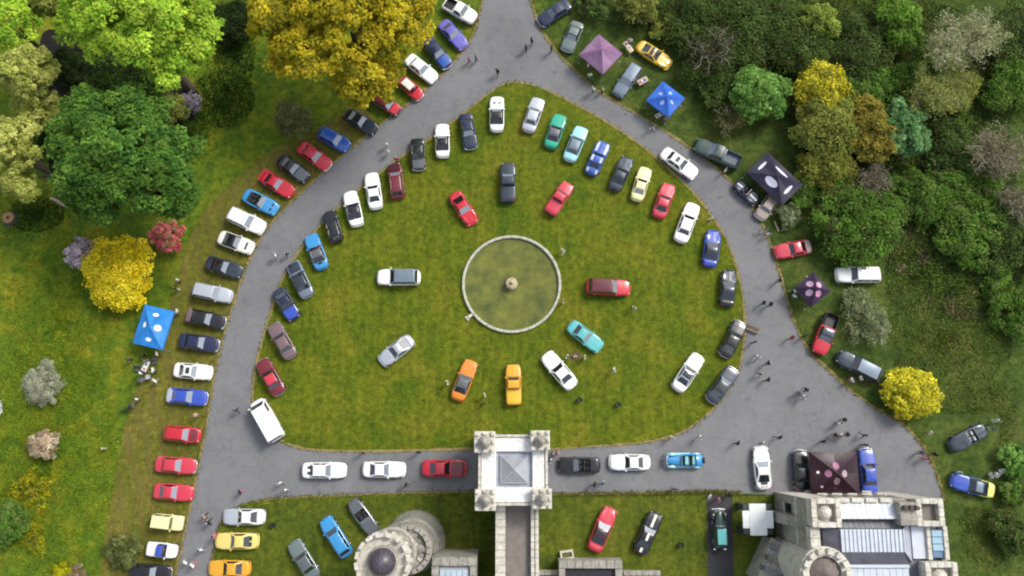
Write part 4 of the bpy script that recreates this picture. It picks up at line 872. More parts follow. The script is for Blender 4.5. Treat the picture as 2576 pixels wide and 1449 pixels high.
def make_car(x, y, ang, kind, col, opt, label, group, name='parked_car', cat='car'):
    K = KIND[kind]; s = opt.get('s', 1.0); L = opt.get('L', K['L']*random.uniform(0.985, 1.015)*s); W = opt.get('W', K['W']*s)
    sx = L/K['L']; wsb, rf, rr, rwb = [k*sx for k in K['k']]; hz, bz, tz, rz = K['z']; pf, prr = K['p']; fb = K['fb']
    p = P(x, y, 0.6); t = empty(name, (p.x, p.y, opt.get('z', 0.0)), R(ang)); tag(t, label, cat, group)
    PM = paint(col); H2 = W/2; xw = 0.305*L; bonnet_c = paint(opt['bonnet']) if 'bonnet' in opt else PM
    open_top = kind in ('roadster', 'cabrio') and not opt.get('hood_up')
    bed = kind == 'pickup' and not opt.get('cover')
    # body shell, lofted
    xs = sorted(set([-1, -.992, -.975, -.94, -.88, -.8, .8, .88, .94, .975, .992, 1]+list(np.linspace(-.72, .72, 22))+[(sg*xw+d)*2/L for sg in (-1, 1) for d in (-.37, -.3, -.15, .15, .3, .37)]))
    ctrl_x = [-L/2, -L/2+.12, -L/2+.45, rwb, wsb, L/2-.5, L/2-.15, L/2]; ctrl_z = [tz-.20, tz-.05, tz, bz, bz, hz, hz-.07, hz-.22]
    def deck(xx): return float(np.interp(xx, ctrl_x, ctrl_z))
    def halfw(tt):
        q = pf if tt > 0 else prr
        return H2*max(0.50, (1-abs(tt)**q)**(1/q)) if abs(tt) < 1 else H2*0.46
    def bulge(xx): return fb*(math.exp(-((xx-xw)/.5)**2)+math.exp(-((xx+xw)/.5)**2))
    V = []; F = []; NP = 15
    for tt in xs:
        xx = tt*L/2; w = halfw(tt); h = deck(xx); zb = 0.24
        for sg in (-1, 1):
            d = xx-sg*xw
            if abs(d) < 0.365: zb = max(zb, 0.31+math.sqrt(max(0, .365**2-d*d))*0.98)
        zb = min(zb, h-.14); cr = 0.05
        half = [(.92*w, zb), (.985*w, zb+.05), (w, zb+(h-zb)*.5), (.985*w, h-.09), (.93*w, h-.025+bulge(xx)*.6), (.78*w, h+.008+bulge(xx)), (.42*w, h+cr*.75), (0, h+cr)]
        for (yy, zz) in [(a, b) for a, b in half]+[(-a, b) for a, b in half[-2::-1]]: V.append((xx, yy, zz))
    c0, c1 = (rwb-.02, wsb-.10) if open_top else (-L/2+.22, rwb-.12)
    for i in range(len(xs)-1):
        xm = (xs[i]+xs[i+1])*L/4
        for j in range(NP-1):
            if (open_top or bed) and c0 < xm < c1 and 5 <= j <= 8: continue
            F.append((i*NP+j, (i+1)*NP+j, (i+1)*NP+j+1, i*NP+j+1))
    F.append(tuple(range(NP))); F.append(tuple((len(xs)-1)*NP+k for k in range(NP))[::-1])
    idx = None; mats = None
    if 'tail' in opt:
        mats = [PM, paint(opt['tail'])]; lim = opt.get('tail_x', rwb)
        idx = [1 if np.mean([V[q][0] for q in fc_]) < lim else 0 for fc_ in F]
    body = mesh_obj('body', V, F, PM, t, smooth=True, mats=mats, idx=idx)
    def surf(xx, yy): 
        w = halfw(2*xx/L); h = deck(xx)
        ks = np.array([0, .42, .78, .93, 1.0])*w; zs = np.array([h+.05, h+.0375, h+.008+bulge(xx), h-.025+bulge(xx)*.6, h-.09])
        return float(np.interp(abs(yy), ks, zs))
    def patch(nm, xa, xb, fr, m, up=0.012, nx=6, ny=6, wid=None, parent=t, yc=0.0, skirt=True):
        vv = []; ff = []
        for i in range(nx+1):
            xx = xa+(xb-xa)*i/nx; hwid = wid/2 if wid else fr*halfw(2*xx/L)
            for j in range(ny+1):
                yy = yc+hwid*(2*j/ny-1); vv.append((xx, yy, surf(xx, yy)+up))
        n1 = len(vv)
        for i in range(nx):
            for j in range(ny):
                a = i*(ny+1)+j; ff.append((a, a+ny+1, a+ny+2, a+1))
        ring = [i*(ny+1) for i in range(nx+1)]+[nx*(ny+1)+j for j in range(1, ny+1)]+[i*(ny+1)+ny for i in range(nx-1, -1, -1)]+[j for j in range(ny-1, 0, -1)]
        for q in ring: vv.append((vv[q][0], vv[q][1], vv[q][2]-0.04))
        m_ = len(ring)
        for k in range(m_): ff.append((ring[k], n1+k, n1+(k+1) % m_, ring[(k+1) % m_]))
        return mesh_obj(nm, vv, ff, m, parent, smooth=False)
    bn = None
    if kind not in ('van',):
        if opt.get('open_bonnet'):
            patch('engine_bay', wsb+.12, L/2-.16, .70, mat('engine_bay', (0.03, 0.03, 0.032), 0.6), 0.012)
            bx = patch('engine', wsb+.4, L/2-.5, .3, m_chrome, 0.06)
            w = .74*H2; v_ = [(wsb+.16, -w, bz+.06), (wsb+.16, w, bz+.06), (wsb+.55, w, bz+.95), (wsb+.55, -w, bz+.95)]; v_ += [(q[0]+.04, q[1], q[2]-.02) for q in v_]
            mesh_obj('bonnet', v_, [(0,1,2,3),(7,6,5,4),(0,4,5,1),(1,5,6,2),(2,6,7,3),(3,7,4,0)], PM, t)
        else:
            bn = patch('bonnet', wsb+.10, L/2-.18, .78, bonnet_c)
    if not bed and kind not in ('van', 'estate', 'jeep') and (-L/2+.2 < rwb-.25):
        patch('boot_lid', -L/2+.18, rwb-.06, .70, paint(opt['tail']) if 'tail' in opt else PM)
    cw0, cw1 = H2*(.91 if kind not in ('van', 'jeep', 'estate') else .95), H2*(.66 if kind not in ('van', 'jeep', 'estate') else .80)
    if kind == 'pickup': cw1 = H2*.74
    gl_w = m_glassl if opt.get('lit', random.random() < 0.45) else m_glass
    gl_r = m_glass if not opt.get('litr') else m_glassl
    zb_ = bz-0.03
    if not open_top:
        cloth = opt.get('cloth'); CM = m_cloth if cloth else (paint(opt['cabin']) if 'cabin' in opt else PM)
        b = [(wsb, -cw0, zb_), (wsb, cw0, zb_), (rwb, cw0, zb_), (rwb, -cw0, zb_)]; u = [(rf, -cw1, rz), (rf, cw1, rz), (rr, cw1, rz), (rr, -cw1, rz)]
        cab = hull('cabin', b+u, [(3,2,1,0),(4,5,6,7),(0,1,5,4),(1,2,6,5),(2,3,7,6),(3,0,4,7)], CM, t, bev=0.075, seg=3, smooth=True)
        RM = paint(opt['roof']) if opt.get('roof') in PAINT else (m_glass if opt.get('roof') == 'glass' else CM)
        vv = []; ff = []; n = 6
        for i in range(n+1):
            for j in range(n+1):
                uu, ww = i/n, j/n; e = 0.03
                vv.append(((rr+.06)+(rf-rr-.12)*uu, (cw1-.05)*(2*ww-1), rz+.006+.045*(1-(2*ww-1)**2)*(1-(2*uu-1)**4)))
        for i in range(n):
            for j in range(n): a = i*(n+1)+j; ff.append((a, a+n+1, a+n+2, a+1))
        mesh_obj('roof', vv, ff, RM, t, smooth=True)
        if opt.get('sunroof'): box('sunroof', rr*.45+rf*.55-.22, rr*.45+rf*.55+.22, -.34, .34, rz+.03, rz+.062, m_glass, t, bev=0.015)
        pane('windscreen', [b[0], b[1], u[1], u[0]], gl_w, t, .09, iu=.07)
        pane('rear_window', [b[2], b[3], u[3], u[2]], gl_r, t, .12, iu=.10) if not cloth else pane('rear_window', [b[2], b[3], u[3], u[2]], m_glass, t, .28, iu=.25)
        for sg in (1, -1):
            q0, q1, q2, q3 = ((rwb, sg*cw0, zb_), (wsb, sg*cw0, zb_), (rf, sg*cw1, rz), (rr, sg*cw1, rz))
            n_ = 1 if kind in ('coupe', 'sports', 'mini', 'pickup', 'classic') else (3 if kind == 'estate' else 2)
            if kind == 'van': segs = [(0.72, 0.97)]
            elif n_ == 1: segs = [(0.14, 0.90)]
            elif n_ == 2: segs = [(0.10, 0.50), (0.54, 0.92)]
            else: segs = [(0.05, 0.34), (0.37, 0.63), (0.66, 0.93)]
            Q = [Vector(q) for q in (q0, q1, q2, q3)]
            for (a_, b_) in segs:
                qa = [Q[0].lerp(Q[1], a_), Q[0].lerp(Q[1], b_), Q[3].lerp(Q[2], b_), Q[3].lerp(Q[2], a_)]
                if sg > 0: qa = [qa[1], qa[0], qa[3], qa[2]]
                pane('side_window', qa, m_glass, t, .14, iu=.02)
        if kind == 'jeep':
            hull('spare_wheel', *cyl_vf(0.33, 0.33, -0.1, 0.1, 16), m_tyre, t, (-L/2-.1, 0, .95), (0, math.pi/2, 0))
    else:
        LM = opt.get('seat', m_dleather if random.random() < .5 else m_tan)
        w = .74*H2; c0_, c1_ = rwb-.05, wsb-.06
        # tub: floor and four inner walls
        vv, ff = box_vf(c0_, c1_, -w, w, .32, bz-.05); mesh_obj('cockpit', vv, [(0,1,2,3),(4,5,1,0),(5,6,2,1),(6,7,3,2),(7,4,0,3)], m_dleather, t)
        for sg in (-1, 1):
            st = empty('seat', ((c0_+c1_)/2-.02*L, sg*w*.48, 0)); st.parent = t
            box('cushion', -.05, .42, -w*.36, w*.36, .38, .58, LM, st, bev=0.05, seg=2)
            box('backrest', -.24, -.06, -w*.36, w*.36, .42, bz+.14, LM, st, bev=0.05, seg=2)
            if kind == 'cabrio':
                box('rear_bench', -.82, -.40, -w*.40, w*.40, .42, .68, LM, st, bev=0.05)
        vv, ff = tube_vf([(c1_-.30+.06*math.sin(k*math.pi/6), .16*math.cos(k*math.pi/6)+w*.46, bz-.06+.15*math.sin(k*math.pi/6)) for k in range(13)], [.018]*13, 5); mesh_obj('steering_wheel', vv, ff, m_trim, t)
        qb = [(wsb, -cw0*.86, bz+.03), (wsb, cw0*.86, bz+.03), (rf, cw1, rz), (rf, -cw1, rz)]
        pane('windscreen', qb, gl_w, t, .03, iu=.02)
        parts = [tube_vf([qb[0], qb[3], qb[2], qb[1]], [.022]*4, 5)]; mesh_obj('windscreen_frame', *merge_vf(parts), m_chrome, t)
        if opt.get('furled', kind == 'cabrio'): box('folded_hood', c0_-.28, c0_+.04, -w*.95, w*.95, bz-.02, bz+.14, m_cloth, t, bev=0.06, seg=2)
    if bed:
        w = .70*H2; vv, ff = box_vf(-L/2+.24, rwb-.10, -w, w, .62, tz+.03); mesh_obj('load_bed', vv, [(0,1,2,3),(4,5,1,0),(5,6,2,1),(6,7,3,2),(7,4,0,3)], opt.get('bedmat', m_trim), t)
    if kind == 'pickup' and opt.get('cover'): patch('bed_cover', -L/2+.2, rwb-.12, .80, paint(opt['cover']), .03)
    # stripes, vents, racks
    if 'stripe' in opt:
        sc_, sw_, ys = opt['stripe']; sm = paint(sc_)
        for yc in ys:
            patch('stripe', wsb+.08, L/2-.16, 0, sm, .020, wid=sw_, yc=yc)
            if not open_top:
                if rwb-.3 > -L/2+.2: patch('stripe', -L/2+.16, rwb-.04, 0, sm, .020, wid=sw_, yc=yc)
                box('stripe', rr+.03, rf-.03, yc-sw_/2, yc+sw_/2, rz+.03, rz+.062, sm, t)
            else: patch('stripe', -L/2+.16, rwb-.12, 0, sm, .020, wid=sw_, yc=yc)
    for (vx, vw, vl) in opt.get('vents', ()):      # dark grilles on the deck: x as share of length, width, length
        ys = (-.3, .3) if vw < .5 else (0,)
        for yc in ys: patch('vent', vx*L-vl/2, vx*L+vl/2, 0, m_trim, .022, 3, 3, wid=vw, yc=yc)
    if opt.get('spoiler'): box('spoiler', -L/2+.02, -L/2+.26, -H2*.86, H2*.86, tz+.16, tz+.20, PM, t, bev=.015); [box('spoiler_post', -L/2+.1, -L/2+.18, sg*.5-.03, sg*.5+.03, tz-.02, tz+.165, PM, t) for sg in (-1, 1)]
    # lamps, bumpers, mirrors, wheels
    xl = L/2-.10; yl = halfw(2*xl/L)*.80; zl = deck(xl)-.10
    rl_ = kind in ('classic', 'mini', 'roadster', 'jeep')
    for sg in (-1, 1):
        if rl_:
            vv, ff = lathe_vf([(.13, -.10), (.13, .02), (.09, .06), (.02, .07)], 12); mesh_obj('headlight', vv, ff, m_lamp, t, (xl-.04, sg*yl*.92, zl), (0, math.pi/2, 0))
        else: box('headlight', xl-.16, xl+.045, sg*yl-.15, sg*yl+.15, zl-.06, zl+.075, m_lamp, t, bev=.03)
        xt = -L/2+.06; yt = halfw(2*(xt+.06)/L)*.80
        box('tail_light', xt-.02, xt+.10, sg*yt-.12, sg*yt+.12, tz-.26, tz-.10, m_tail, t, bev=.02)
        if kind not in ('classic', 'roadster'): hull('mirror', *box_vf(wsb-.20, wsb-.06, sg*(cw0+.10)-.10, sg*(cw0+.10)+.10, bz+.02, bz+.15), PM, t, bev=.03)
    bm_ = m_chrome if kind in ('classic', 'mini', 'sedan') else (m_trim if kind in ('pickup', 'jeep', 'van') else PM)
    for sg in (-1, 1):
        e = sg*L/2; ww = H2*.80
        vv, ff = tube_vf([(e-sg*.34, -H2*.97, .45), (e-sg*.08, -ww, .45), (e+sg*.03, -ww*.5, .45), (e+sg*.05, 0, .45), (e+sg*.03, ww*.5, .45), (e-sg*.08, ww, .45), (e-sg*.34, H2*.97, .45)], [.065]*7, 6)
        mesh_obj('bumper', vv, ff, bm_, t, smooth=True)
    for sx_ in (-1, 1):
        for sg in (-1, 1):
            wo = data_obj('wheel', WHEEL, t, (sx_*xw, sg*(H2-.12), .31), (-sg*math.pi/2, 0, 0))
            data_obj('rim', RIM, wo)
    return t

def make_vintage(x, y, ang, col, opt, label, group, cat='car'):
    """pre-war style: narrow bonnet, separate mudguards, running boards, open or fabric cabin"""
    p = P(x, y, 0.6); t = empty('vintage_car', (p.x, p.y, 0), R(ang)); tag(t, label, cat, group); PM = paint(col); WM = paint(opt.get('wing', col)); s = opt.get('s', 1.0); L = 4.2*s
    xs = [-2.0, -1.85, -1.3, -.5, .35, .5, 1.2, 1.75, 1.85]; ws = [.45, .62, .70, .70, .62, .52, .42, .34, .30]; hs = [.75, .92, .98, 1.0, 1.0, 1.02, .98, .94, .9]; V = []; F = []
    for xx, w, h in zip(xs, ws, hs):
        for yy, zz in ((w*.9, .42), (w, .6), (w, h-.12), (w*.8, h), (0, h+.06), (-w*.8, h), (-w, h-.12), (-w, .6), (-w*.9, .42)): V.append((xx*s, yy, zz))
    for i in range(len(xs)-1):
        for j in range(8):
            if opt.get('open', True) and -1.3 <= xs[i] < .35 and j in (3, 4): continue
            F.append((i*9+j, (i+1)*9+j, (i+1)*9+j+1, i*9+j+1))
    F.append(tuple(range(9))); F.append(tuple(72+k for k in range(9))[::-1]); mesh_obj('body', V, F, PM, t, smooth=True)
    if opt.get('open', True):
        vv, ff = box_vf(-1.28*s, .33*s, -.55, .55, .45, .95); mesh_obj('cockpit', vv, [(0,1,2,3),(4,5,1,0),(5,6,2,1),(6,7,3,2),(7,4,0,3)], m_dleather, t)
        for xx in (-.25, -1.05): box('seat', xx*s-.25, xx*s+.15, -.48, .48, .5, .78, opt.get('seat', m_tan), t, bev=.06, seg=2)
    else:
        hull('cabin', [(.3*s, -.62, .96), (.3*s, .62, .96), (-1.75*s, .64, .94), (-1.75*s, -.64, .94), (.15*s, -.56, 1.62), (.15*s, .56, 1.62), (-1.55*s, .56, 1.6), (-1.55*s, -.56, 1.6)], [(3,2,1,0),(4,5,6,7),(0,1,5,4),(1,2,6,5),(2,3,7,6),(3,0,4,7)], PM, t, bev=.07, seg=2, smooth=True)
        vv, ff = box_vf(-1.45*s, .08*s, -.46, .46, 1.62, 1.645); mesh_obj('roof', vv, ff, paint(opt.get('roof', col)), t)
    pane('windscreen', [(.42*s, -.55, 1.0), (.42*s, .55, 1.0), (.30*s, .5, 1.45), (.30*s, -.5, 1.45)], m_glassl, t, .04)
    for sx_, xw in ((1, 1.35*s), (-1, -1.3*s)):
        for sg in (-1, 1):
            pts = [(xw+.52*math.cos(a), .36+.52*math.sin(a)*.92) for a in np.linspace(R(-15), R(195), 12)]; v = []
            for (a, b) in pts: v += [(a, sg*.52, b), (a, sg*.66, b+.05), (a, sg*.80, b)]
            f = [(i*3+j, i*3+j+1, i*3+4+j, i*3+3+j) for i in range(11) for j in range(2)]; mesh_obj('mudguard', v, f, WM, t, smooth=True)
            wo = data_obj('wheel', WHEEL, t, (xw, sg*.66, .31), (-sg*math.pi/2, 0, 0)); data_obj('rim', RIM, wo)
    for sg in (-1, 1):
        box('running_board', -.85*s, .9*s, sg*.68-.14, sg*.68+.14, .36, .42, WM, t, bev=.02)
        vv, ff = lathe_vf([(.05, -.2), (.16, -.02), (.16, .04), (.03, .07)], 12); mesh_obj('headlight', vv, ff, m_chrome, t, (1.88*s, sg*.40, .86), (0, math.pi/2, 0))
    box('radiator', 1.86*s, 1.96*s, -.30, .30, .45, .98, m_chrome, t, bev=.03)
    for sg, e in ((1, 2.08*s), (-1, -2.12*s)): mesh_obj('bumper', *tube_vf([(e-sg*.06, -.7, .45), (e, 0, .45), (e-sg*.06, .7, .45)], [.05]*3, 6), m_chrome, t)
    vv, ff = cyl_vf(.32, .32, -.1, .1, 16); mesh_obj('spare_wheel', vv, ff, m_tyre, t, (-2.08*s, 0, .75), (0, math.pi/2, 0))
    return t

G1 = 'cars parked on the verge west of the drive'; G2 = 'cars lined along the edge of the island lawn'; G3 = 'cars displayed round the fountain'; G4 = 'cars queuing on the drive by the gate tower'; G5 = 'cars on the court lawn'; G6 = 'cars east of the drive'
CARS = [
 (378,1440,-4,'sedan','black',{},'black car cut off by the bottom edge beside the small white pickup',G1),
 (424,1313,-6,'jeep','cream',{'lit':False,'cabin':'cream'},'boxy cream off-roader on the verge below the three red cars',G1),
 (436,1238,-4,'coupe','pinkred',{'lit':True},'plain red coupe, lowest of the three red cars on the verge',G1),
 (442,1170,-4,'sedan','pinkred',{'lit':True,'litr':False},'boxy red saloon, middle of the three red cars on the verge',G1),
 (458,1092,-6,'hatch','red',{'lit':True,'bonnet':'darkred'},'red hatchback with darker bonnet, topmost of the three red cars on the verge',G1),
 (470,998,-5,'sedan','royal',{'lit':True,'tail':'silver','tail_x':-1.75},'bright blue saloon with pale tail on the verge',G1),
 (485,934,-5,'coupe','offwhite',{'lit':True,'sunroof':True},'white coupe with dark rear glass by the picnic group',G1),
 (500,862,-8,'sedan','navy',{'lit':True},'navy saloon beside the large blue canopy',G1),
 (517,802,-12,'sedan','black',{'lit':True,'tail':'mauve','tail_x':-1.7},'black saloon with greyish tail next to the large blue canopy',G1),
 (535,737,-12,'estate','silver',{'lit':True,'L':4.5,'W':1.7},'silver estate car parked above two dark saloons',G1),
 (563,672,-18,'coupe','slate',{'lit':True,'cabin':'black'},'dark grey coupe between the silver estate and white dark-roofed car',G1),
 (593,610,-20,'coupe','offwhite',{'roof':'black','cabin':'black','lit':True,'vents':((.33,.9,.22),)},'white coupe with black roof on the verge',G1),
 (620,556,-25,'estate','white',{'lit':True,'L':4.5},'white off-roader with grey windscreen on the verge',G1),
 (655,508,-27,'cabrio','sky',{'lit':True,'vents':((.36,.35,.22),)},'light blue convertible with dark interior on the verge',G1),
 (697,463,-32,'coupe','red',{'lit':True,'spoiler':True},'red coupe with rear spoiler below the black coupe on the verge',G1),
 (738,424,-37,'coupe','black',{'lit':True,'bonnet':'grey'},'black coupe between two red cars on the verge',G1),
 (791,393,-36,'sedan','red',{'lit':True},'red saloon beside the mid-blue hatchback on the verge',G1),
 (840,351,-30,'hatch','blue',{'lit':True,'s':1.03},'mid-blue hatchback on the verge below the golden tree',G1),
 (907,306,-32,'coupe','black',{'lit':True,'bonnet':'slate'},'black coupe at the fringe of the golden tree',G1),
 (972,262,-32,'hatch','darkred',{'lit':True,'bonnet':'pinkred','s':0.93},'dark red hatchback half under the golden tree',G1),
 (1033,222,-42,'mini','red',{'roof':'offwhite','s':1.08},'bright red small car with pale roof under the golden tree',G1),
 (1060,173,-40,'sedan','white',{'lit':True,'L':4.4},'white saloon emerging from under the golden tree',G1),
 (1100,133,-52,'sedan','navy',{'lit':True,'bonnet':'blue'},'deep blue saloon between the white and violet cars',G1),
 (1140,87,-50,'coupe','violet',{'lit':True},'violet-blue coupe shining by the drive mouth',G1),
 (1157,28,-32,'pickup','offwhite',{'lit':True,'L':4.4},'white pickup at the top edge of the photo',G1),
 # island lawn edge
 (1250,287,90,'coupe','white',{'cabin':'black','roof':'black','vents':((.30,.3,.2),),'L':4.35},'white coupe with black roof at the apex of the island lawn',G2),
 (1342,289,72,'sedan','silver',{'cabin':'silver','vents':()},'silver saloon just east of the apex of the island lawn',G2),
 (1397,330,72,'coupe','green',{'cabin':'grey','roof':'grey','lit':False},'emerald green car with grey roof on the island lawn',G2),
 (1448,362,68,'sedan','cyan',{'cabin':'bluegrey','roof':'bluegrey','lit':False},'pale turquoise saloon with grey roof on the island lawn',G2),
 (1503,398,66,'coupe','blue',{'stripe':('silver',.28,(-.55,.55)),'lit':False},'blue coupe with pale bonnet stripes on the island lawn',G2),
 (1562,437,66,'coupe','slate',{'lit':False,'cabin':'slate'},'dark slate coupe between the striped blue and cream cars',G2),
 (1613,463,72,'coupe','cream',{'lit':False,'litr':True,'W':1.62,'L':4.15},'pale cream coupe on the island lawn edge',G2),
 (1670,505,70,'coupe','pinkred',{'lit':False,'vents':((-.32,.6,.3),)},'red coupe between the cream coupe and long white saloon',G2),
 (1728,560,68,'sedan','white',{'lit':False,'L':4.9,'W':1.78},'long white saloon on the island lawn edge',G2),
 (1790,625,80,'sports','royal',{'cabin':'slate','lit':False,'roof':'slate'},'bright blue sports car with grey roof on the island lawn edge',G2),
 (1831,725,82,'sports','black',{'cabin':'slate','roof':'slate','bonnet':'slate','lit':False},'black sports car with slate roof on the island lawn edge',G2),
 (1843,853,62,'sedan','black',{'lit':False},'black saloon by the bench at the eastern lawn edge',G2),
 (1817,968,52,'sedan','slate',{'lit':True,'roof':'glass','bonnet':'navy','L':4.6},'dark slate saloon at the south-east bend of the lawn',G2),
 (1731,937,55,'coupe','white',{'lit':False,'roof':'glass','cabin':'silver','L':4.7},'white coupe with dark glass roof near the south-east bend',G2),
 (1178,330,-80,'sedan','navy',{'lit':True,'bonnet':'slate'},'navy saloon facing the fountain beside the apex white coupe',G2),
 (1113,354,92,'coupe','white',{'cabin':'black','roof':'black','L':4.1,'W':1.7},'white coupe with black roof between navy and black cars',G2),
 (1052,388,-86,'sedan','blackgreen',{'lit':False,'bonnet':'grey','L':3.9},'small black saloon near the drive on the island lawn',G2),
 (997,455,98,'hatch','darkred',{'open_bonnet':True,'L':4.3},'dark red hatchback with its bonnet raised',G2),
 (940,480,100,'coupe','white',{'lit':False,'L':4.35},'white coupe beside the dark red car with raised bonnet',G2),
 (889,525,105,'coupe','white',{'cabin':'slate','roof':'black','lit':False},'white coupe with black roof next to the black hatchback',G2),
 (838,570,108,'hatch','black',{'lit':False,'L':3.8},'black hatchback between the white coupe and bright blue car',G2),
 (796,633,112,'coupe','sky',{'cabin':'grey','roof':'grey','lit':False,'vents':((-.36,.5,.25),)},'bright blue coupe with grey roof on the west lawn edge',G2),
 (755,703,117,'sedan','bluegrey',{'lit':False,'cabin':'slate','bonnet':'slate','L':4.5},'blue-grey saloon between the bright blue coupe and navy car',G2),
 (720,765,-58,'coupe','navy',{'lit':False,'bonnet':'royal','tail':'slate','L':4.0},'navy coupe with shiny blue bonnet on the west lawn edge',G2),
 (710,857,122,'sedan','mauve',{'lit':False,'L':4.4},'dusty mauve saloon on the west lawn edge',G2),
 (681,948,122,'sedan','darkred',{'lit':False,'roof':'pinkred','L':4.4},'maroon saloon above the white van',G2),
 # round the fountain
 (1278,460,90,'pickup','slate',{'lit':True,'cover':'slate','L':4.75,'W':1.8},'dark slate pickup with covered bed above the fountain',G3),
 (1407,500,57,'pickup','pinkred',{'cover':'pinkred','lit':False,'L':4.3,'W':1.65},'red pickup with covered bed above the fountain',G3),
 (1166,524,-57,'sports','red',{'lit':True},'red sports car pointing at the fountain',G3),
 (1003,698,180,'estate','white',{'cabin':'bluegrey','roof':'bluegrey','lit':False,'L':4.8},'white estate car with blue-grey roof west of the fountain',G3),
 (1530,723,-3,'estate','red',{'lit':True,'roof':'maroon','cabin':'maroon','L':4.9,'W':1.85},'red estate car with dark roof and bright windscreen east of the fountain',G3),
 (997,882,-142,'sports','silver',{'lit':False},'silver-white sports coupe south-west of the fountain',G3),
 (1472,846,-38,'coupe','teal',{'lit':True,'vents':(),'roof':'teal'},'turquoise coupe south-east of the fountain',G3),
 (1168,957,70,'coupe','orange',{'cabin':'grey','roof':'grey','lit':False,'L':4.6},'orange coupe with grey roof below the fountain',G3),
 (1292,968,91,'pickup','amber',{'cover':'yellow','lit':False,'L':4.5,'W':1.72},'amber yellow pickup with covered bed below the fountain',G3),
 (1407,932,130,'coupe','white',{'lit':False,'L':4.7,'W':1.85},'white coupe beside the picnic blanket below the fountain',G3),
 # queue on the drive
 (816,1183,0,'sedan','white',{'lit':True,'L':4.8,'vents':((-.34,.3,.3),)},'white car at the tail of the queue towards the gate tower',G4),
 (966,1181,0,'coupe','white',{'lit':True,'L':4.6},'white coupe queuing behind the red car at the gate tower',G4),
 (1118,1178,0,'coupe','red',{'lit':False,'roof':'pinkred','bonnet':'darkred','L':4.8,'W':1.85},'crimson car about to pass under the gate tower',G4),
 (1457,1170,180,'cabrio','black',{'lit':True,'seat':m_dleather,'L':4.5},'black convertible just east of the gate tower',G4),
 (1584,1163,180,'coupe','white',{'lit':False,'L':4.4},'white coupe between the black convertible and turquoise vintage car',G4),
 (1917,1177,92,'sports','white',{'lit':True,'vents':((-.36,.75,.75),),'L':4.6},'white sports car with black engine cover near the house',G4),
 (2015,1182,90,'sedan','black',{'lit':False,'L':4.2},'black saloon hard against the maroon canopy',G4),
 (2183,1185,91,'sedan','royal',{'lit':False,'L':4.8},'blue car beside the maroon canopy',G4),
 (1708,411,-38,'sedan','white',{'lit':False,'sunroof':True,'L':4.8},'white saloon driving along the eastern drive',G4),
 # court lawn
 (614,1300,180,'coupe','silver',{'lit':False,'L':4.5,'tail':'white','cabin':'white'},'silver coupe parked above the yellow car on the court lawn',G5),
 (596,1361,180,'coupe','butter',{'lit':False,'vents':((-.34,.4,.3),),'L':4.6},'pale yellow coupe on the court lawn beside the drive',G5),
 (577,1430,180,'coupe','amber',{'lit':False,'L':4.4},'orange coupe cut off by the bottom edge of the photo',G5),
 (915,1301,-52,'roadster','grey',{'seat':m_dleather,'L':4.4,'lit':True,'furled':False},'dark silver open roadster beside the round tower',G5),
 (846,1351,125,'hatch','sky',{'lit':False,'L':4.6},'bright blue hatchback beside the round tower',G5),
 (765,1408,125,'sedan','greygreen',{'lit':False,'roof':'grey','L':4.4},'grey-green saloon near the bottom edge on the court lawn',G5),
 (1515,1332,66,'sports','pinkred',{'lit':True,'roof':'glass','cabin':'maroon','L':4.8},'red sports car with dark glass roof above the dark store',G5),
 (1630,1341,64,'coupe','black',{'stripe':('offwhite',.26,(0,)),'lit':True,'L':4.6},'black coupe with one broad white stripe',G5),
 # east of the drive
 (1395,33,216,'sedan','navy',{'lit':True},'navy saloon at the top edge east of the drive',G6),
 (1440,92,-112,'sedan','greygreen',{'roof':'greygreen','lit':True,'L':4.0,'cabin':'black'},'grey-green saloon between the navy saloon and purple canopy',G6),
 (1645,138,-35,'sports','yellow',{'lit':False,'roof':'black','L':4.6},'bright yellow sports car beside the dark woodland',G6),
 (1578,203,-124,'estate','bluegrey',{'lit':True,'L':4.5,'W':1.7},'blue-grey estate between the purple and small blue canopies',G6),
 (1930,520,-127,'mini','beige',{'lit':True,'s':1.12},'beige small car tucked under the dark canopy',G6),
 (1878,484,-45,'roadster','navy',{'stripe':('white',.2,(0,)),'L':3.3,'W':1.5},'navy open car with white stripe beside the dark canopy',G6),
 (1995,627,191,'coupe','pinkred',{'tail':'beige','lit':False},'red coupe with pale tail beside the drive near the woodland',G6),
 (2158,692,180,'estate','white',{'lit':False,'L':5.0},'white estate car parked alone on the eastern grass',G6),
 (2076,840,-114,'pickup','red',{'tail':'black','tail_x':-.75,'lit':True,'cabin':'slate','L':4.9},'red pickup truck with slate cab and black bed',G6),
 (2435,1101,-154,'roadster','slate',{'seat':mat('pale_leather',(0.5,0.5,0.52),0.6),'L':4.6,'W':1.75,'furled':False},'dark slate open sports car on the eastern grass',G6),
 (2447,1222,165,'coupe','blue',{'tail':'lime','tail_x':-0.75,'cabin':'navy','roof':'bluegrey','bonnet':'royal','lit':False,'L':4.7},'blue and lime-yellow two-tone car on the eastern grass',G6),
]
for (x, y, a, k, c, o, lab, g) in CARS: make_car(x, y, a, k, c, o, lab, g)
make_car(409,1383,-6,'pickup','white',{'cover':'white','cabin':'royal','bonnet':'offwhite','lit':False,'L':3.3,'W':1.5}, 'tiny white pickup with blue cab on the verge', G1, 'pickup_truck', 'pickup')
make_car(673,1057,122,'van','white',{'lit':False,'L':5.0}, 'white van parked half on the drive at the south-west lawn corner', G2, 'van', 'van')
make_car(1805,387,155,'pickup','dgreen',{'lit':True,'L':5.7,'W':2.0,'bonnet':'dgreen','bedmat':mat('grey_bed_liner',(0.09,0.11,0.14),0.6,var=0.3,scale=6)}, 'long dark green pickup truck under the trees by the eastern drive', G6, 'pickup_truck', 'pickup')
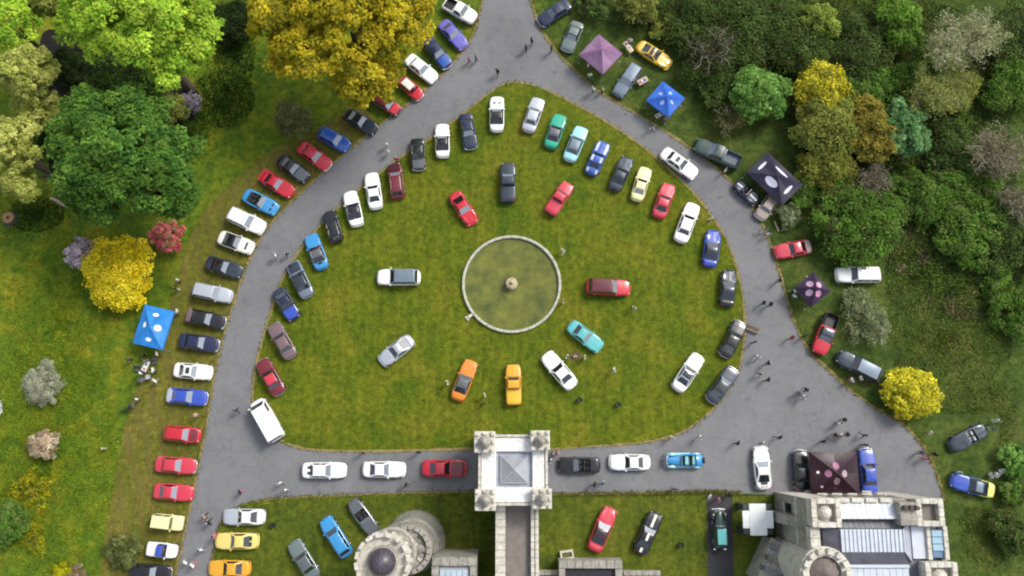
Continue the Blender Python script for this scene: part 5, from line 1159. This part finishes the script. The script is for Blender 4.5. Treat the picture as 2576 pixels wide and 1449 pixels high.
make_car(2160,922,152,'estate','slate',{'lit':False,'roof':'bluegrey','L':5.1,'W':1.85,'tail':'greygreen'}, 'dark blue-grey off-roader between the red pickup truck and yellow bush', G6, 'off_roader', 'off-roader')
make_vintage(1720,1158,180,'sky',{'wing':'cyan','open':True,'s':1.02,'seat':mat('aqua_leather',(0.2,0.5,0.55),0.6)}, 'turquoise vintage open car with pale mudguards in the queue', G4)
make_vintage(1810,1331,90,'dgreen',{'wing':'blackgreen','open':False,'roof':'teal','s':1.02}, 'dark green vintage car on the dark service drive', G5)

# ------------------------------------------------------------------ canopies
m_pole = mat('canopy_pole', (0.35, 0.36, 0.38), 0.4, metal=0.6)
def canopy(x, y, a, b, ang, col, label, logos=(), eave=2.15, apex=3.1, rough=0.5, group='pop-up canopies', spec=0.4, valance=None):
    p = P(x, y, eave+0.3); t = empty('canopy_tent', (p.x, p.y, 0), R(ang)); tag(t, label, 'canopy', group)
    m = mat('canopy_'+label.split()[0]+'_'+label.split()[1], col, rough, spec=spec, var=0.14, scale=1.6, bump=0.5)
    def hz(u, v):     # pulled-tight pyramid with sagging panels
        k = max(abs(u), abs(v)); q = min(abs(u), abs(v))/max(k, 1e-6)
        return eave+(apex-eave)*(1-k)**0.92-0.17*math.sin(math.pi*k)*(1-q)
    n = 16; V = []; F = []
    for i in range(n+1):
        for j in range(n+1):
            u, v = 2*i/n-1, 2*j/n-1; V.append((u*a, v*b, hz(u, v)))
    for i in range(n):
        for j in range(n):
            q = i*(n+1)+j; u, v = i-n/2+.5, j-n/2+.5
            A, B, C, D = q, q+n+1, q+n+2, q+1
            F += [(A, B, C), (A, C, D)] if u*v > 0 else [(A, B, D), (B, C, D)]
    V2 = [(x_, y_, z_-0.012) for x_, y_, z_ in V]; o = len(V)
    mesh_obj('canopy', V+V2, F+[tuple(i+o for i in q)[::-1] for q in F], m, t)
    vm = valance or m
    for k in range(4):
        l, d = ((a, b), (b, a))[k % 2]
        box('valance', -l, l, d+0.004, d+0.018, eave-0.26, eave+0.004, vm, t, None, (0, 0, k*math.pi/2))
    for sx in (-1, 1):
        for sy in (-1, 1):
            lg = box('leg', sx*(a-.06)-.025, sx*(a-.06)+.025, sy*(b-.06)-.025, sy*(b-.06)+.025, 0, eave-.03, m_pole, t); box('foot', sx*(a-.06)-.07, sx*(a-.06)+.07, sy*(b-.06)-.07, sy*(b-.06)+.07, 0.001, .02, m_pole, lg)
            mesh_obj('rafter', *tube_vf([(sx*(a-.05), sy*(b-.05), eave-.06), (sx*.05, sy*.05, apex-.08)], [.018, .018], 5), m_pole, t)
    mesh_obj('centre_post', *cyl_vf(.03, .03, eave-.1, apex-.03, 8), m_pole, t)
    for (u, v, ru, rv, c) in logos:      # printed oval marks on the slopes
        n2 = 20; V = [(u*a, v*b, hz(u, v)+.012)]
        for k in range(n2):
            uu, vv = u+ru*math.cos(6.2832*k/n2), v+rv*math.sin(6.2832*k/n2); V.append((uu*a, vv*b, hz(uu, vv)+.012))
        mesh_obj('printed_mark', V, [(0, 1+k, 1+(k+1) % n2) for k in range(n2)], mat('print_%.2f_%.2f_%.2f' % c, c, .6), t)
    return t
canopy(1512,133,1.85,1.75,-42,(0.24,0.125,0.235),'purple glossy pop-up canopy beside the eastern drive mouth',rough=0.22,spec=0.9,apex=3.3)
canopy(1676,247,1.65,1.55,-40,(0.035,0.13,0.52),'small bright blue pop-up canopy below the blue-grey estate',[(0.0,.5,.14,.16,(.30,.42,.72)),(-.5,0,.16,.12,(.30,.42,.72)),(.5,0,.16,.12,(.30,.42,.72)),(0,-.5,.14,.16,(.30,.42,.72))],rough=0.35)
W_ = (0.62,0.60,0.72)
canopy(1951,447,2.75,1.75,-46,(0.018,0.015,0.035),'black pop-up canopy with white printed marks by the dark woodland',[(0,-.46,.30,.22,W_),(0,.55,.34,.10,W_),(-.74,0,.06,.40,W_),(.72,0,.07,.40,W_)])
PK = (0.34,0.14,0.23)
canopy(2102,1191,2.55,2.25,0,(0.022,0.005,0.011),'maroon pop-up canopy with pink ovals between two cars by the house',[(0,.36,.13,.17,PK),(0,-.36,.13,.17,(.20,.12,.16)),(-.34,0,.13,.17,PK),(.34,0,.13,.17,(.36,.25,.31)),(-.72,.05,.06,.07,(.8,.76,.72)),(-.62,-.62,.06,.06,(.5,.3,.35))],rough=0.4)
W2 = (0.80,0.82,0.84)
canopy(383,822,1.70,2.20,-13,(0.020,0.20,0.56),'large blue pop-up canopy with white oval marks on the meadow edge',[(.42,.0,.20,.16,W2),(-.50,.02,.13,.15,W2),(0,.62,.20,.09,W2),(0,-.66,.20,.09,W2)])
canopy(2047,727,1.45,1.40,38,(0.026,0.012,0.040),'small dark purple canopy with four pink ovals near the white estate',[(0,.5,.26,.24,(.42,.26,.36)),(0,-.5,.26,.24,(.48,.22,.34)),(-.5,0,.24,.26,(.42,.28,.38)),(.5,0,.24,.26,(.46,.28,.36))])
# white gazebo by the house: cross-shaped white top with four dark corner planters
gc = P(1907,1307,2.9); gz = empty('white_gazebo', (gc.x, gc.y, 0)); tag(gz, 'small white square gazebo with dark notched corners beside the house', 'gazebo')
m_gw = mat('gazebo_white', (0.74, 0.77, 0.76), 0.5, var=0.05, scale=2); gh = 37*M*0.968; gi = gh*0.55
box('roof', -gi, gi, -gh, gh, 2.75, 2.95, m_gw, gz, bev=.03)
for s in (-1, 1): box('roof_wing', s*gi+(0.002 if s > 0 else -(gh-gi)), s*gi+((gh-gi) if s > 0 else -0.002), -gi, gi, 2.75, 2.94, m_gw, gz, bev=.03)
for sx in (-1, 1):
    for sy in (-1, 1):
        q = (gh+gi)/2-0.03; pl = box('corner_post', sx*q-.3, sx*q+.3, sy*q-.3, sy*q+.3, 0, 2.8, mat('gazebo_dark', (0.035, 0.04, 0.042), 0.6), gz, bev=.03)
for k in range(7): box('roof_rib', -gi+.05+k*(2*gi-.1)/6-.02, -gi+.05+k*(2*gi-.1)/6+.02, -gh+.05, gh-.05, 2.951, 2.985, m_gw, gz)

# ------------------------------------------------------------------ people
m_skin = mat('skin', (0.42, 0.25, 0.18), 0.55); m_shoe = mat('dark_shoes', (0.02, 0.018, 0.017), 0.6)
def figure(name, pose):
    if pose == 'walk': la, ra, kx, tx = (.26, -.24), (-.22, .22), (.20, -.10), (.30, -.30)
    elif pose == 'hold': la, ra, kx, tx = (.20, .20), (.16, .16), (.03, .0), (.02, -.03)
    else: la, ra, kx, tx = (.03, .05), (.02, -.02), (.03, .01), (.03, -.03)
    V = [(0,0,.96),(0,0,1.14),(0,0,1.36),(.0,0,1.50),(.02,0,1.58),(.03,0,1.70),(.015,0,1.77)]; Rr = [(.15,.12),(.14,.105),(.17,.12),(.062,.062),(.082,.075),(.098,.082),(.06,.055)]; E = [(0,1),(1,2),(2,3),(3,4),(4,5),(5,6)]
    for k, sg in enumerate((1, -1)):
        b = len(V)
        if pose == 'hold': arm = [(0,sg*.20,1.41),(.02,sg*.26,1.14),(.26,sg*.14,1.16),(.34,sg*.08,1.20)]
        else:
            d = (la, ra)[k][0]; arm = [(0,sg*.20,1.41),(d*.3-.03,sg*.26,1.13),(d+.05,sg*.25,.92),(d+.09,sg*.235,.82)]
        V += arm; Rr += [(.068,.068),(.048,.048),(.034,.034),(.036,.022)]; E += [(2,b),(b,b+1),(b+1,b+2),(b+2,b+3)]
        b = len(V); kk = kx[k]; tt = tx[k]
        V += [(0,sg*.10,.90),(kk,sg*.11,.50),(tt,sg*.11,.09),(tt+.18,sg*.125,.045)]; Rr += [(.095,.095),(.064,.064),(.046,.046),(.042,.032)]; E += [(0,b),(b,b+1),(b+1,b+2),(b+2,b+3)]
    me = bpy.data.meshes.new(name); me.from_pydata(V, E, []); ob = bpy.data.objects.new(name, me); COL.objects.link(ob)
    md = ob.modifiers.new('skin', 'SKIN'); ss = ob.modifiers.new('sub', 'SUBSURF'); ss.levels = 1; ss.render_levels = 1
    for i, r in enumerate(Rr): me.skin_vertices[0].data[i].radius = r
    me.skin_vertices[0].data[0].use_root = True
    dg = bpy.context.evaluated_depsgraph_get(); out = bpy.data.meshes.new_from_object(ob.evaluated_get(dg)); bpy.data.objects.remove(ob)
    out.materials.clear()
    for k in range(4): out.materials.append(m_skin)
    mi = []
    for pl in out.polygons:
        c = pl.center; z, ay = c.z, abs(c.y)
        if z < .075: k = 3
        elif z < .98 and ay < .20: k = 1
        elif z > 1.50: k = 2
        elif (pose != 'hold' and z < 1.08 and ay > .2) or (pose == 'hold' and c.x > .17): k = 2
        else: k = 0
        mi.append(k)
    out.polygons.foreach_set('material_index', mi); out.polygons.foreach_set('use_smooth', [True]*len(mi))
    return out
FIG = {k: figure('person_'+k, k) for k in ('stand', 'walk', 'hold')}
v, f = lathe_vf([(.085, -.10), (.108, -.03), (.106, .03), (.085, .075), (.045, .10), (.01, .108)], 12); HAIR = bpy.data.meshes.new('hair'); HAIR.from_pydata(v, [], f); HAIR.materials.append(None)
HAIR.polygons.foreach_set('use_smooth', [True]*len(HAIR.polygons))
v, f = merge_vf([([(.10,0,.0),(.13,-.018,-.045),(.13,.018,-.045),(.10,-.016,-.06),(.10,.016,-.06)], [(0,1,2),(1,3,4,2),(0,3,1),(0,2,4)])]); NOSE = bpy.data.meshes.new('nose'); NOSE.from_pydata(v, [], f); NOSE.materials.append(m_skin)
CLOTH = dict(black=(.012,.012,.014), dark=(.03,.032,.04), navy=(.018,.026,.07), grey=(.16,.17,.18), white=(.78,.78,.76), cream=(.66,.62,.50), pink=(.52,.18,.22), red=(.35,.03,.04), purple=(.12,.06,.16), brown=(.12,.075,.05), peach=(.60,.33,.22), green=(.05,.09,.05), sky=(.25,.38,.55), beige=(.38,.30,.22), denim=(.06,.09,.16))
def cloth(c): return mat('cloth_'+c, CLOTH[c], 0.9, spec=0.2)
HAIRS = [(.02,.014,.01),(.05,.03,.018),(.012,.011,.011),(.16,.11,.06),(.28,.27,.26)]
def person(x, y, top, legs, pose, ang, label):
    p = P(x, y, 1.3); s = random.uniform(.93, 1.04)
    o = bpy.data.objects.new('person', FIG[pose]); link(o, None, (p.x, p.y, 0.032 if pose else 0), (0, 0, R(ang))); o.scale = (s, s, s)
    for k, m in ((0, cloth(top)), (1, cloth(legs))): o.material_slots[k].link = 'OBJECT'; o.material_slots[k].material = m
    k = random.randrange(5); h = data_obj('hair', HAIR, o, (.012, 0, 1.705), None, mat('hair_%d' % k, HAIRS[k], .7)); data_obj('nose', NOSE, o, (0, 0, 1.70))
    tag(o, label, 'person', 'visitors at the car show')
PEOPLE = [
 (1179,147,'red','dark','walk',200,'person in dark red top walking beside a companion near the deep blue saloon'),(1197,144,'dark','denim','walk',200,'person in dark clothes walking beside the one in dark red'),
 (1251,177,'black','dark','walk',250,'lone person in black at the top junction of the drive'),(971,360,'white','grey','walk',235,'person in white on the western drive, ahead of a companion'),(975,378,'white','cream','walk',235,'person in white and cream on the western drive behind a companion'),
 (997,399,'red','black','hold',270,'person in dark red leaning towards the raised bonnet'),(1323,117,'black','dark','stand',30,'person in black near the top junction, nearer the middle of the drive'),(1338,100,'dark','denim','stand',210,'person in dark clothes facing the one in black at the top junction'),
 (1388,119,'black','black','stand',180,'person in black at the edge of the drive by the grey-green saloon'),(1493,222,'white','dark','stand',40,'person in white at the drive edge by the blue-grey estate'),(1517,222,'cream','black','stand',200,'person in cream top and black trousers near the blue-grey estate'),
 (1480,162,'white','green','stand',0,'person in white beside the purple canopy'),(1484,188,'cream','grey','stand',90,'person in cream standing below the purple canopy'),(1643,316,'grey','white','walk',320,'person in grey walking past the small blue canopy'),(1676,297,'pink','grey','stand',100,'person in pink at the front of the small blue canopy'),
 (1586,100,'white','grey','stand',250,'person in white beside the cream folding table'),(1826,427,'white','black','stand',150,'person in white by the long dark green pickup'),(443,703,'white','dark','stand',260,'person in white top on the verge near the silver estate'),(438,724,'dark','white','stand',80,'person in dark top standing below the one in white near the silver estate'),
 (443,782,'cream','beige','stand',180,'person in cream beside the large blue canopy and black saloon'),(358,893,'black','dark','stand',300,'person in black just below the large blue canopy'),(365,908,'grey','denim','stand',120,'person in grey among the picnic chairs'),(350,938,'white','denim','stand',60,'person in white at the outer side of the picnic chairs'),(383,931,'white','grey','stand',180,'person in white between the picnic chairs and white coupe'),(388,958,'white','beige','walk',240,'person in white walking below the picnic chairs'),(320,904,'green','dark','stand',0,'person in dark green on the meadow beside the picnic group'),(393,889,'cream','brown','stand',200,'person in cream near the corner of the large blue canopy'),
 (691,641,'white','grey','walk',230,'person in white on the western drive beside one in black'),(718,637,'black','black','walk',230,'person in black walking on the western drive'),(1124,963,'cream','beige','hold',20,'person in cream photographing the orange coupe'),(1219,994,'cream','brown','stand',200,'person in cream between the orange coupe and amber pickup'),(1217,1014,'brown','brown','stand',90,'person in brown between the orange coupe and amber pickup'),
 (1416,630,'cream','white','walk',60,'person in cream and white near the upper rim of the fountain'),(1417,758,'cream','grey','stand',0,'person in cream near the lower rim of the fountain'),(1596,773,'cream','beige','walk',250,'person in pale clothes near the red estate with bright windscreen'),(1426,897,'white','beige','stand',330,'person in white at the picnic blanket beside the white coupe'),(1471,899,'cream','denim','stand',180,'person in cream at the picnic blanket below the turquoise coupe'),(1546,931,'white','cream','walk',40,'person in white crossing the lawn south-east of the fountain'),
 (1788,549,'white','dark','stand',300,'person in white at the lawn edge between the long white saloon and drive'),(1908,897,'white','grey','walk',250,'person in white on the wide forecourt near the black saloon'),(1935,912,'black','dark','walk',200,'person in black beside the one in white on the forecourt'),(1923,760,'black','dark','walk',20,'person in black on the eastern drive, western one of a pair'),(1940,764,'black','denim','walk',20,'person in black on the eastern drive, eastern one of a pair'),(1900,860,'brown','dark','stand',120,'person in brown on the forecourt beside the bench'),
 (1964,703,'dark','dark','stand',180,'person in dark clothes at the drive edge near the small purple canopy'),(1927,574,'grey','beige','walk',300,'person in grey at the drive edge by the dark canopy'),(1935,587,'white','grey','walk',300,'person in white at the drive edge by the red coupe with pale tail'),(2001,730,'white','dark','stand',0,'person in white beside the small purple canopy'),(2000,744,'white','grey','stand',50,'person in white and grey below another beside the small purple canopy'),(1995,848,'red','purple','walk',190,'person in dark red on the drive near the red pickup truck'),(2029,843,'green','black','stand',270,'person in dark green beside the red pickup truck'),(2167,951,'white','dark','stand',200,'person in white beside the dark blue-grey off-roader'),(2144,956,'white','pink','stand',20,'person in white and pink at the nose of the dark blue-grey off-roader'),
 (1915,940,'purple','grey','walk',270,'person in purple on the forecourt'),(1935,954,'black','black','walk',180,'person in black on the forecourt below the one in purple'),(340,1004,'white','dark','stand',260,'person in white near the folding bicycle rack on the verge'),(592,1033,'dark','dark','walk',90,'person in dark clothes alone on the western drive beside the white van'),(602,1239,'black','pink','walk',210,'person in black top and pink trousers at the west end of the drive'),(512,1301,'beige','dark','walk',70,'person in beige on the western drive near the yellow coupe'),(522,1316,'black','black','walk',70,'person in black on the western drive near the yellow coupe'),(502,1384,'white','sky','walk',100,'person in white on the western drive near the bottom'),(465,1416,'white','grey','walk',60,'person in white at the bottom of the western drive, nearer the verge'),(483,1424,'white','pink','walk',60,'person in white and pink at the bottom of the western drive'),(538,1349,'pink','red','stand',0,'person in pink at the nose of the yellow coupe'),
 (702,1216,'white','grey','walk',130,'person in white behind the queue, upper of a pair'),(715,1234,'white','sky','walk',130,'person in white behind the queue, lower of a pair'),(909,1139,'black','black','stand',270,'person in black at the lawn edge beside the queue of white cars'),(1052,1137,'black','dark','stand',270,'person in black at the lawn edge near the crimson car'),(1021,1220,'dark','grey','walk',0,'person in dark clothes south of the queue'),(1391,1142,'brown','dark','stand',200,'person in brown at the east side of the gate tower'),(1404,1140,'pink','brown','stand',180,'person in pink beside the gate tower and black convertible'),(1385,1160,'white','grey','walk',170,'person in white at the foot of the gate tower'),(1496,1219,'black','black','walk',0,'person in black south of the black convertible'),(1517,1216,'sky','grey','walk',0,'person in pale blue south of the black convertible'),(1698,1231,'purple','dark','stand',90,'person in dark purple at the court lawn edge'),(1763,1101,'white','white','walk',200,'person all in white near the turquoise vintage car'),(1691,1100,'cream','beige','stand',240,'person in cream at the lawn edge above the turquoise vintage car'),(1858,1114,'black','black','walk',340,'person in black alone between the turquoise and white sports cars'),(1925,1113,'white','sky','hold',270,'person in white at the nose of the white sports car'),(1785,1250,'white','purple','stand',330,'person in white at the top of the service drive'),(1808,1258,'pink','dark','stand',180,'person in pink between two others on the service drive'),(1838,1247,'dark','dark','stand',200,'person in dark clothes at the top of the service drive'),
 (2030,980,'black','dark','walk',220,'person in black in a strolling group on the forecourt'),(2025,999,'white','grey','walk',220,'person in white in a strolling group on the forecourt'),(2013,989,'grey','purple','walk',220,'person in grey in a strolling group on the forecourt'),(2114,1065,'white','dark','stand',90,'person in white on the forecourt above the maroon canopy'),(2127,1056,'black','black','stand',180,'person in black beside the one in white above the maroon canopy'),(2104,1094,'black','dark','stand',10,'person in black, western of three standing above the maroon canopy'),(2119,1093,'white','black','stand',270,'person in white, middle of three standing above the maroon canopy'),(2133,1093,'dark','grey','stand',180,'person in dark grey, eastern of three standing above the maroon canopy'),(2075,1110,'black','black','stand',300,'person in black at the front corner of the maroon canopy'),(2177,1095,'dark','green','walk',90,'person in dark green trousers above the blue car'),(2179,1119,'black','black','stand',270,'person in black at the nose of the blue car'),(1964,1100,'black','dark','walk',150,'person in black between the white sports car and maroon canopy'),(2341,1089,'cream','beige','stand',330,'person in cream beside the dark slate open sports car'),(2321,1139,'purple','dark','stand',0,'person in purple at the drive edge near the house'),(2331,1154,'pink','pink','stand',60,'person in pink at the drive edge near the house'),(2355,1143,'black','brown','stand',30,'person in black in front of the dark slate open sports car'),(2514,1058,'cream','white','stand',230,'person in cream at the far end of the dark slate open sports car'),(2500,1078,'grey','cream','stand',40,'person in grey at the tail of the dark slate open sports car'),(2413,1188,'sky','royal' if False else 'navy','stand',270,'person in blue beside the blue and lime-yellow car'),(2507,1195,'white','grey','stand',180,'person in white on the grass behind the two-tone car'),(492,1044,'peach','beige','hold',180,'person in peach between the bright blue saloon and red hatchback'),(327,1022,'dark','grey','hold',30,'person in dark clothes on the verge edge below the picnic group'),(1784,0+612,'cream','grey','stand',0,'person in cream near the bright blue sports car'),
]
PEOPLE = [q for q in PEOPLE if q[1] != 612]
for q in PEOPLE: person(*q)

# ------------------------------------------------------------------ small things
m_wood = mat('table_wood', (0.30, 0.22, 0.14), 0.7, var=0.2, scale=6)
def folding_table(x, y, ang, l, w, col, label):
    p = P(x, y, .7); t = empty('folding_table', (p.x, p.y, 0), R(ang)); tag(t, label, 'table', 'folding tables')
    m = mat('table_'+label.split()[0], col, .6); box('table_top', -l/2, l/2, -w/2, w/2, .68, .72, m, t, bev=.01)
    for sx in (-1, 1):
        for sy in (-1, 1): mesh_obj('leg', *tube_vf([(sx*(l/2-.08), sy*(w/2-.06), .68), (sx*(l/2-.03), sy*(w/2-.03), 0)], [.018, .018], 5), m_pole, t)
    for k in range(4): box('item_box', -l/2+.15+k*l/4.4, -l/2+.33+k*l/4.4, -w*.25, w*.2, .72, .78+.05*(k % 2), mat('box_%d' % k, [(.5,.1,.08),(.7,.68,.6),(.08,.12,.3),(.6,.5,.2)][k], .6), t)
folding_table(1581,118,-56,1.5,.6,(.62,.52,.40),'cream folding table beside the bright yellow car')
folding_table(1617,203,30,1.3,.7,(.46,.32,.36),'pink-draped folding table between the blue-grey estate and small blue canopy')
folding_table(366,921,70,1.2,.6,(.62,.62,.62),'grey folding table among the picnic chairs')
folding_table(1660,288,30,1.2,.5,(.70,.72,.72),'white folding table in front of the small blue canopy')
def folding_chair(x, y, ang, col, label):
    p = P(x, y, .5); t = empty('folding_chair', (p.x, p.y, 0), R(ang)); tag(t, label, 'chair', 'folding chairs'); m = mat('chair_%.2f' % col[0], col, .8)
    box('seat', -.24, .24, -.25, .25, .40, .44, m, t, bev=.01); box('backrest', -.27, -.23, -.25, .25, .44, .88, m, t, bev=.01)
    for s in (-1, 1):
        for a, b in (((-.22), .24), (.24, -.24)): mesh_obj('leg', *tube_vf([(a, s*.27, .60 if a < 0 else .42), (b, s*.27, 0)], [.014, .014], 5), m_pole, t)
        box('armrest', -.25, .22, s*.27-.02, s*.27+.02, .60, .63, m_pole, t)
for (x, y, a, c, lab) in ((345,925,0,(.03,.03,.035),'black folding chair at the outer side of the picnic table'),(372,948,100,(.55,.56,.58),'pale grey folding chair below the picnic table'),(388,908,190,(.06,.07,.10),'dark blue folding chair on the car side of the picnic table'),(355,955,60,(.10,.11,.11),'dark grey folding chair at the lower end of the picnic group'),(1872,474,140,(.62,.64,.64),'white folding chair by the navy open car'),(2520,1186,200,(.60,.63,.62),'white folding chair on the grass behind the two-tone car'),(2494,1196,30,(.45,.47,.46),'grey folding chair on the grass behind the two-tone car')): folding_chair(x, y, a, c, lab)
def bench(x, y, ang, label):
    p = P(x, y, .5); t = empty('bench', (p.x, p.y, 0), R(ang)); tag(t, label, 'bench')
    for k in range(4): box('seat_slat', -.8, .8, -.22+k*.12, -.13+k*.12, .42, .45, m_wood, t)
    for k in range(3): box('back_slat', -.8, .8, .25, .28, .52+k*.13, .62+k*.13, m_wood, t)
    for s in (-1, 1): box('leg', s*.72-.04, s*.72+.04, -.22, .24, 0, .42, m_trim, t)
bench(1893,828,-22,'grey-brown slatted bench on the forecourt beside the black saloon')
def bicycle(x, y, ang, col, label):
    p = P(x, y, .5); t = empty('bicycle', (p.x, p.y, 0), R(ang)); tag(t, label, 'bicycle', 'parked bicycles'); m = paint(col)
    for xx in (-.52, .52):
        pts = [(xx+.33*math.cos(k*math.pi/9), 0, .34+.33*math.sin(k*math.pi/9)) for k in range(19)]; mesh_obj('wheel', *tube_vf(pts, [.022]*19, 5), m_tyre, t)
    mesh_obj('frame', *merge_vf([tube_vf(q, [.022, .022], 6) for q in ([(-.52,0,.34),(-.12,0,.30)],[(-.12,0,.30),(.40,0,.72)],[(-.12,0,.30),(-.24,0,.78)],[(-.24,0,.76),(.40,0,.80)],[(.52,0,.34),(.38,0,.88)],[(-.52,0,.34),(-.24,0,.74)])]), m, t)
    mesh_obj('handlebar', *tube_vf([(.30,-.27,.95),(.40,-.1,.96),(.40,.1,.96),(.30,.27,.95)], [.016]*4, 5), m_trim, t); box('saddle', -.38, -.12, -.07, .07, .80, .86, m_trim, t, bev=.02)
bicycle(318,1030,28,'black','black bicycle standing on the verge edge below the picnic group'); bicycle(335,1018,38,'silver','silver bicycle beside the black one on the verge edge')
c = P(1446,897,0.05); bk = empty('picnic_blanket', (c.x, c.y, 0.034), R(12)); tag(bk, 'brown picnic blanket between the white coupe and turquoise coupe', 'blanket')
n = 8; V = [((i/n-.5)*1.25, (j/n-.5)*.9, .015+.02*math.sin(i*1.7)*math.cos(j*2.1)) for i in range(n+1) for j in range(n+1)]; mesh_obj('blanket', V, [(i*(n+1)+j, (i+1)*(n+1)+j, (i+1)*(n+1)+j+1, i*(n+1)+j+1) for i in range(n) for j in range(n)], mat('blanket_wool', (.10, .07, .035), .95, var=.4, scale=9), bk)
box('hamper', -.2, .25, -.15, .15, .03, .3, m_wood, bk, bev=.03)
c = P(262,1128,.5); po = empty('marker_post', (c.x, c.y, 0)); tag(po, 'short pale wooden post at the meadow edge', 'post'); box('post', -.09, .09, -.09, .09, 0, .95, mat('pale_post', (.40,.34,.24), .8, var=.2, scale=6), po, bev=.01); box('post_cap', -.12, .12, -.12, .12, .95, 1.0, mat('pale_post', (.4,.34,.24)), po, bev=.01)
for (x, y, lab) in ((687,1321,'small black bin on the court lawn near the silver coupe'),(1713,1371,'small black bin on the court lawn east of the striped black coupe'),(1458,1006,'small dark bin on the island lawn near the amber pickup'),(1555,1018,'small dark bin on the southern part of the island lawn')):
    c = P(x, y, .4); b_ = empty('litter_bin', (c.x, c.y, 0.03 if y < 1100 else .004)); tag(b_, lab, 'bin', 'litter bins'); mesh_obj('bin', *lathe_vf([(.22, 0), (.27, .62), (.25, .62), (.22, .45)], 14), mat('bin_green', (.015,.022,.016), .5), b_); mesh_obj('rim', *tube_vf([(.27*math.cos(k*math.pi/8), .27*math.sin(k*math.pi/8), .63) for k in range(17)], [.02]*17, 5), m_trim, b_)
a, b = P(1948,555,.1), P(1960,583,.1); bd = empty('timber_plank', ((a.x+b.x)/2, (a.y+b.y)/2, 0), math.atan2(b.y-a.y, b.x-a.x)); tag(bd, 'pale timber plank lying on the grass below the dark canopy', 'plank'); box('plank', -.65, .65, -.1, .1, .02, .08, mat('pale_post', (.4,.34,.24)), bd)
